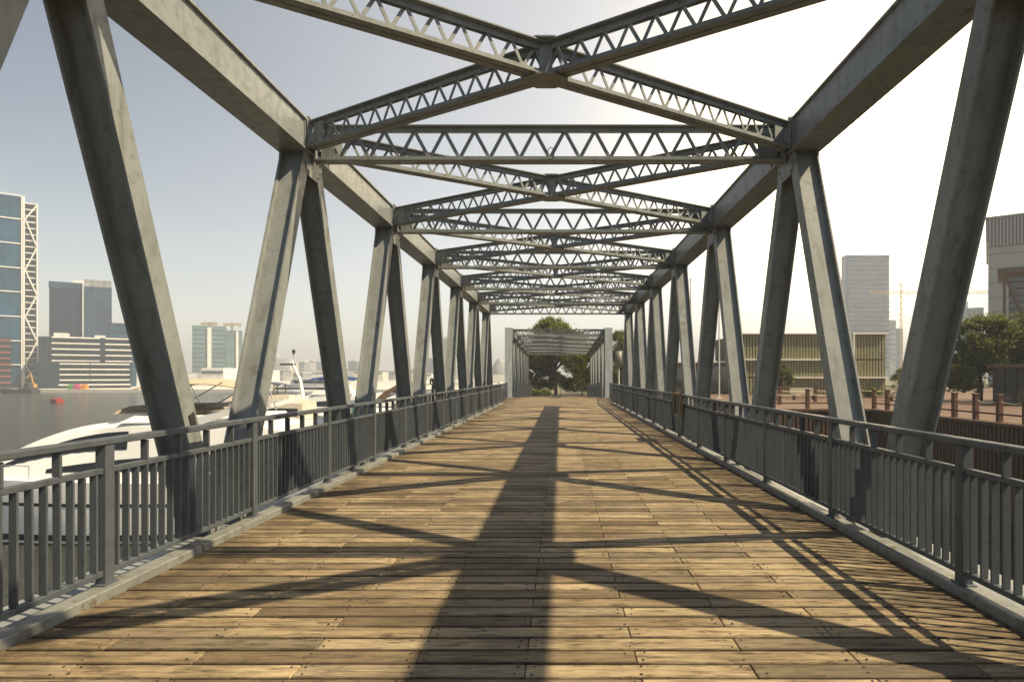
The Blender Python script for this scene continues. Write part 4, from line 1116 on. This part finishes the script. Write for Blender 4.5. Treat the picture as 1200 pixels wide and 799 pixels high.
# D, E and others
Y = 249.0
t = building('brick_block', 'dark red-banded block at the foot of the teal glass tower', PX(-14, Y), PX(13, Y), 395, Y, 20, turn=True)
part(t, 'wall', SLATE, (PX(-14, Y), PX(12.5, Y), Y, Y + 4, FZ, PZ(396, Y)))
RB = plain('red_band', (0.17, 0.055, 0.045), 0.7)
for i in range(8): z = PZ(399 + i * 7, Y); part(t, 'floor_band', RB, (PX(-14, Y), PX(13, Y), Y - 0.5, Y - 0.01, z - 0.45, z + 0.45))
Y = 300.0
t = building('teal_block', 'narrow teal glass block half hidden behind the white-banded block', PX(131, Y), PX(160, Y), 378, Y, 20, turn=True)
part(t, 'wall', TEAL, (PX(131.5, Y), PX(160, Y), Y + 2, Y + 25, FZ, PZ(379, Y)))
for i in range(9): z = PZ(380 + i * 8, Y); part(t, 'floor_band', GREY, (PX(131.3, Y), PX(160, Y), Y + 1.5, Y + 1.99, z - 0.3, z + 0.3))
CRN = plain('crane_yellow', (0.55, 0.38, 0.10), 0.6)
def crane(label, xm, Y, ybase, ymast, xl, xr, yj):
    r = empty('tower_crane', (PX(xm, Y), Y, FZ)); tag(r, label, 'crane'); o = r.location
    k = Y / F
    def lattice(p0, p1, w, n, up):
        m = MB(); p0, p1 = Vector(p0), Vector(p1); d = p1 - p0; u = Vector(up) * w; t_ = max(0.12, w * 0.24)
        m.beam(p0 - u / 2, p1 - u / 2, t_, t_); m.beam(p0 + u / 2, p1 + u / 2, t_, t_)
        for i in range(n):
            a, b = p0 + d * (i / n), p0 + d * ((i + 1) / n); s = 1 if i % 2 else -1
            m.beam(a + u / 2 * s, b - u / 2 * s, t_ * 0.8, t_ * 0.8)
        return m
    zb, zm, zj = PZ(ybase, Y) - o.z, PZ(ymast, Y) - o.z, PZ(yj, Y) - o.z
    lattice((0, 0, zb), (0, 0, zm), 2.2 * k, 16, (1, 0, 0)).build('mast', CRN, r)
    lattice((PX(xl, Y) - o.x, -0.8, zj), (PX(xr, Y) - o.x, -0.8, zj), 2.6 * k, 26, (0, 0, 1)).build('jib', CRN, r)
    m = MB(); m.beam((0, -0.4, zm), (PX(xl, Y) * 0.7 + PX(xr, Y) * 0.3 - o.x, -0.4, zj), 0.15 * k, 0.15 * k); m.beam((0, -0.4, zm), (PX(xr, Y) - o.x, -0.4, zj), 0.15 * k, 0.15 * k); m.build('stay', CRN, r)
    e = PX(xr, Y) - o.x; m = MB(); m.box(e - 3 * k, e, -1.6, 0.2, zj - 3.5 * k, zj - 0.3); m.build('counterweight', CREAM, r)
Y = 520.0
t = building('netted_tower', 'pair of unfinished towers wrapped in blue-green netting across the river', PX(227, Y), PX(284, Y), 383, Y, 30, turn=True)
part(t, 'netted_slab', NET, (PX(227, Y), PX(265, Y), Y, Y + 30, FZ, PZ(383, Y))); part(t, 'netted_slab', NET, (PX(265.5, Y), PX(284, Y), Y + 6, Y + 36, FZ, PZ(387, Y)))
part(t, 'hoist_shaft', WHT, (PX(244, Y), PX(248.5, Y), Y - 1.5, Y - 0.05, FZ, PZ(385, Y))); part(t, 'hoist_shaft', WHT, (PX(276.5, Y), PX(279.5, Y), Y + 4.5, Y + 5.95, FZ, PZ(388, Y)))
for i in range(9): z = PZ(388 + i * 5.2, Y); part(t, 'floor_line', GREY, (PX(227.3, Y), PX(243.8, Y), Y - 0.4, Y - 0.02, z - 0.25, z + 0.25), (PX(248.8, Y), PX(264.7, Y), Y - 0.4, Y - 0.02, z - 0.25, z + 0.25))
crane('thin tower crane over the netted towers, nearer the teal tower', 246, 530, 384, 377.5, 236, 256, 379.5)
crane('thin tower crane over the netted towers, on the lower slab', 272, 550, 388, 378, 262, 284, 380.5)
t = building('quay_shed', 'long low white shed on the quay under the netted towers', PX(205, 420), PX(262, 420), 431, 420, 20)
part(t, 'wall', WHT, (PX(236, 420), PX(262, 420), 420, 440, FZ, PZ(431, 420)), (PX(200, 420), PX(235.5, 420), 421, 441, FZ, PZ(437, 420)))
part(t, 'window_strip', SLATE, (PX(237, 420), PX(261, 420), 419.6, 419.98, PZ(438, 420), PZ(434.5, 420)))
rg = random.Random(21)
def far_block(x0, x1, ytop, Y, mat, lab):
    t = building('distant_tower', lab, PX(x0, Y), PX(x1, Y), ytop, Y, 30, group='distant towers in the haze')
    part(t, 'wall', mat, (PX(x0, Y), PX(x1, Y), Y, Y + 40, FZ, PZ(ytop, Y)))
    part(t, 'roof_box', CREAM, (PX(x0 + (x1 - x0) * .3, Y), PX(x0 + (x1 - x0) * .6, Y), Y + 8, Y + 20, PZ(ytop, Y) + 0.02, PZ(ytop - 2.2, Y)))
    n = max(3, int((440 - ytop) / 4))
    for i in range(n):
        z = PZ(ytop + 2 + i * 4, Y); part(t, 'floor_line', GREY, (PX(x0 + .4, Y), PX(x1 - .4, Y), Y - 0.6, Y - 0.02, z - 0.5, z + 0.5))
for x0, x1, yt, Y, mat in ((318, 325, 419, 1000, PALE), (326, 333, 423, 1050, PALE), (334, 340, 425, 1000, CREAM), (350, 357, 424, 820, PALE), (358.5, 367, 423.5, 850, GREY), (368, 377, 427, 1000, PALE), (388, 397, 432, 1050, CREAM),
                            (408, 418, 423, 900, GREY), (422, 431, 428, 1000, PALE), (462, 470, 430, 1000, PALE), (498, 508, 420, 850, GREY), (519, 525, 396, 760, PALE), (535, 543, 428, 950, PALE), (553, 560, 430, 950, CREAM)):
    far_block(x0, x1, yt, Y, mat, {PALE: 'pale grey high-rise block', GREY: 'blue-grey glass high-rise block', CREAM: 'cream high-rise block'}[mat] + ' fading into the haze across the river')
for i in range(16):
    x = 186 + i * 22 + rg.uniform(-5, 5); Y = rg.uniform(560, 740); w = rg.uniform(10, 20)
    wm, rm = rg.choice(((WHT, 'white'), (CREAM, 'cream'), (PALE, 'grey'))), rg.choice(((RB, 'dark red'), (GREY, 'slate grey'), (CREAM, 'pale')))
    t = building('waterfront_block', 'low %s waterfront block with a %s roof across the river' % (wm[1], rm[1]), PX(x, Y), PX(x + w, Y), 436, Y, 20, group='low waterfront blocks')
    yt = rg.uniform(432, 438.5)
    part(t, 'wall', wm[0], (PX(x, Y), PX(x + w, Y), Y, Y + 20, FZ, PZ(yt, Y)))
    part(t, 'roof', rm[0], (PX(x - .4, Y), PX(x + w + .4, Y), Y - 0.5, Y + 20.5, PZ(yt, Y) + 0.02, PZ(yt - 0.9, Y)))
    part(t, 'window_row', SLATE, (PX(x + 1, Y), PX(x + w - 1, Y), Y - 0.3, Y - 0.02, PZ(yt + 3, Y), PZ(yt + 1.8, Y)))
# dome seen past the left portal post
Y = 520; dm = empty('domed_hall', (PX(586, Y), Y, FZ)); tag(dm, 'pale blue domed hall past the far portal post', 'building')
bm = bmesh.new(); bmesh.ops.create_uvsphere(bm, u_segments=24, v_segments=14, radius=1); 
for v in bm.verts: v.co = Vector((v.co.x * 7, v.co.y * 7, max(v.co.z, 0) * 14 + 6))
me = bpy.data.meshes.new('dome'); bm.to_mesh(me); bm.free(); me.materials.append(PALE); link('dome', me, dm); part(dm, 'drum', CREAM, (PX(586, Y) - 7.4, PX(586, Y) + 7.4, Y - 7.4, Y + 7.4, FZ, FZ + 6.05))
# quayside clutter
for x, c, nm in ((84, (0.08, 0.3, 0.08), 'green'), (90.5, (0.5, 0.06, 0.2), 'magenta'), (99, (0.62, 0.25, 0.04), 'orange')):
    Y = 238.5; h = empty('site_hut', (PX(x, Y), Y, FZ)); tag(h, 'small %s site hut on the far quay' % nm, 'hut', 'coloured huts on the quay')
    mt = plain(nm + '_hut', c, 0.6)
    m = MB(); m.box(-1.0, 1.0, -0.8, 0.8, 0, 1.3); m.build('wall', mt, h)
    m = MB(); m.loft([[(-1.1, -0.9, 1.31), (1.1, -0.9, 1.31), (1.1, 0.9, 1.31), (-1.1, 0.9, 1.31)], [(-0.9, -0.1, 2.0), (0.9, -0.1, 2.0), (0.9, 0.1, 2.0), (-0.9, 0.1, 2.0)]]); m.build('roof', mt, h)
Y = 239.0; ex = empty('excavator', (PX(38, Y), Y, FZ)); tag(ex, 'orange excavator with raised boom on the far quay', 'excavator')
OR = plain('machine_orange', (0.5, 0.27, 0.06), 0.6)
m = MB(); m.box(-1.0, 1.2, -0.8, 0.8, 0.7, 2.0); m.build('cab', OR, ex); m = MB(); m.box(-1.4, 1.4, -1.0, 1.0, 0, 0.69); m.build('track', DARK, ex)
m = MB(); m.beam((0.4, 0, 1.8), (-0.8, 0, 6.2), 0.35, 0.45); m.beam((-0.8, 0, 6.2), (-2.2, 0, 4.2), 0.3, 0.4); m.build('boom', OR, ex)

# ------------------------------------------------------------------ buildings on the near bank, right
Y = 520.0
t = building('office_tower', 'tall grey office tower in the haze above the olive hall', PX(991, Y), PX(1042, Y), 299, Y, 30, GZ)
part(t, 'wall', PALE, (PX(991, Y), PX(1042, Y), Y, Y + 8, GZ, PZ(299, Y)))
part(t, 'corner_strip', GREY, (PX(990.6, Y), PX(994, Y), Y - 0.8, Y - 0.02, GZ, PZ(299.5, Y))); part(t, 'crown_line', GREY, (PX(994.2, Y), PX(1042, Y), Y - 0.8, Y - 0.02, PZ(303, Y), PZ(299.5, Y)))
for i in range(24): z = PZ(306 + i * 5.4, Y); part(t, 'floor_line', GREY, (PX(994.2, Y), PX(1042.2, Y), Y - 0.7, Y - 0.02, z - 0.45, z + 0.45))
for i, (a, b, yt, Y, mat) in enumerate(((1043, 1050, 375, 600, PALE), (1050.5, 1058, 385, 640, GREY), (1096, 1112, 398, 500, PALE))):
    t = building('side_tower', 'narrow hazy block beside the grey office tower', PX(a, Y), PX(b, Y), yt, Y, 20, GZ, 'narrow blocks behind the promenade')
    part(t, 'wall', mat, (PX(a, Y), PX(b, Y), Y, Y + 8, GZ, PZ(yt, Y)))
    for k in range(8): z = PZ(yt + 4 + k * 6, Y); part(t, 'floor_line', GREY, (PX(a, Y), PX(b, Y), Y - 0.5, Y - 0.02, z - 0.3, z + 0.3))
Y = 460.0
t = building('netted_tower', 'block wrapped in pale green netting beyond the broad leafy tree', PX(1113, Y), PX(1153, Y), 358, Y, 25, GZ, turn=True)
part(t, 'wall', NET, (PX(1118, Y), PX(1152, Y), Y, Y + 25, GZ, PZ(362, Y))); part(t, 'top_floor', CREAM, (PX(1120, Y), PX(1134, Y), Y + 2, Y + 20, PZ(361.9, Y), PZ(354, Y)))
part(t, 'lower_floors', GREY, (PX(1108, Y), PX(1124, Y), Y - 8, Y - 0.5, GZ, PZ(381, Y)))
for k in range(7): z = PZ(384 + k * 6, Y); part(t, 'floor_band', WHT, (PX(1107, Y), PX(1124, Y), Y - 8.6, Y - 8.02, z - 0.7, z + 0.7))
for k in range(6): z = PZ(366 + k * 9, Y); part(t, 'floor_line', GREY, (PX(1124.5, Y), PX(1151.5, Y), Y - 0.5, Y - 0.02, z - 0.3, z + 0.3))
crane('yellow tower crane whose long jib reaches across the hazy sky', 1056, 420, 440, 331, 1018, 1172, 343)
Y = 118.0
t = building('finned_block', 'grey block whose upper storeys carry vertical fins, above the trees', PX(1158, Y), PX(1230, Y), 255, Y, 30, GZ, turn=True)
FG = plain('fin_grey', (0.34, 0.34, 0.33), 0.6); FD = plain('fin_dark_grey', (0.20, 0.20, 0.20), 0.6)  # darker grey for the upper wall, parapet and panel joints
xa = PX(1158, Y)
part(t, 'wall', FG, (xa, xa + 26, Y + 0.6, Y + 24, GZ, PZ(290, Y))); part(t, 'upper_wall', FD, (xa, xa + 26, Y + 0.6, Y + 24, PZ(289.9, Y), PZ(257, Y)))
for k in range(40):
    x = xa + 0.2 + k * 0.66; part(t, 'fin', FG, (x, x + 0.36, Y + 0.1, Y + 0.58, PZ(289, Y), PZ(257, Y)))
for k in range(30):
    yy = Y + 1 + k * 0.75; part(t, 'side_fin', FG, (xa - 0.4, xa - 0.02, yy, yy + 0.4, PZ(289, Y), PZ(257, Y)))
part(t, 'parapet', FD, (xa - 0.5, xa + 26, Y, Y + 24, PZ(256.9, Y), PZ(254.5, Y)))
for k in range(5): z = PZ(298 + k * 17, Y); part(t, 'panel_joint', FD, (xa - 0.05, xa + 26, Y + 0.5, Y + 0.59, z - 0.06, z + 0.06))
part(t, 'window_row', SLATE, (xa + 6, xa + 26, Y + 0.4, Y + 0.58, PZ(330, Y), PZ(318, Y)))
# brown steel canopy frame
Y = 72.0
t = building('canopy_frame', 'brown steel framed pavilion with a slanting brace, behind the trees', PX(1172, Y), PX(1220, Y), 315, Y, 10, GZ, turn=True)
BR = plain('brown_steel', (0.12, 0.085, 0.06), 0.6)
xa = PX(1174, Y); part(t, 'roof_beam', BR, (xa - 0.5, xa + 9, Y - 1, Y + 8, PZ(322, Y), PZ(316, Y)))
for x in (xa + 0.1, xa + 4.6, xa + 8.4): part(t, 'column', BR, (x, x + 0.4, Y, Y + 0.4, GZ, PZ(322.1, Y)))
o = t.location
m = MB(); m.beam(((xa + 0.4 - o.x) * t['sx'], 0.2, PZ(324, Y) - o.z), ((xa + 2.6 - o.x) * t['sx'], 0.2, PZ(372, Y) - o.z), 0.36, 0.36); m.build('brace', BR, t)
part(t, 'glazing', GL, (xa + 0.8, xa + 8.4, Y + 1.2, Y + 1.3, GZ, PZ(324, Y)))
for k in range(7): z = PZ(330 + k * 8, Y); part(t, 'transom', BR, (xa + 0.8, xa + 8.4, Y + 1.0, Y + 1.18, z - 0.06, z + 0.06))

# ------------------------------------------------------------------ haze over the river and the city
hz = MB(); hz.box(-2950, 2950, -350, 2950, -8.5, 112)
vm = bpy.data.materials.new('haze'); vm.use_nodes = True
nt = vm.node_tree; nt.nodes.clear()
vo = nt.nodes.new('ShaderNodeOutputMaterial'); pv = nt.nodes.new('ShaderNodeVolumePrincipled')
pv.inputs['Color'].default_value = (0.87, 0.93, 1.0, 1); pv.inputs['Density'].default_value = 0.0009; pv.inputs['Anisotropy'].default_value = 0.0
nt.links.new(pv.outputs[0], vo.inputs['Volume'])
tag(hz.build('haze', vm), 'pale city haze over the river', 'haze', kind='stuff')
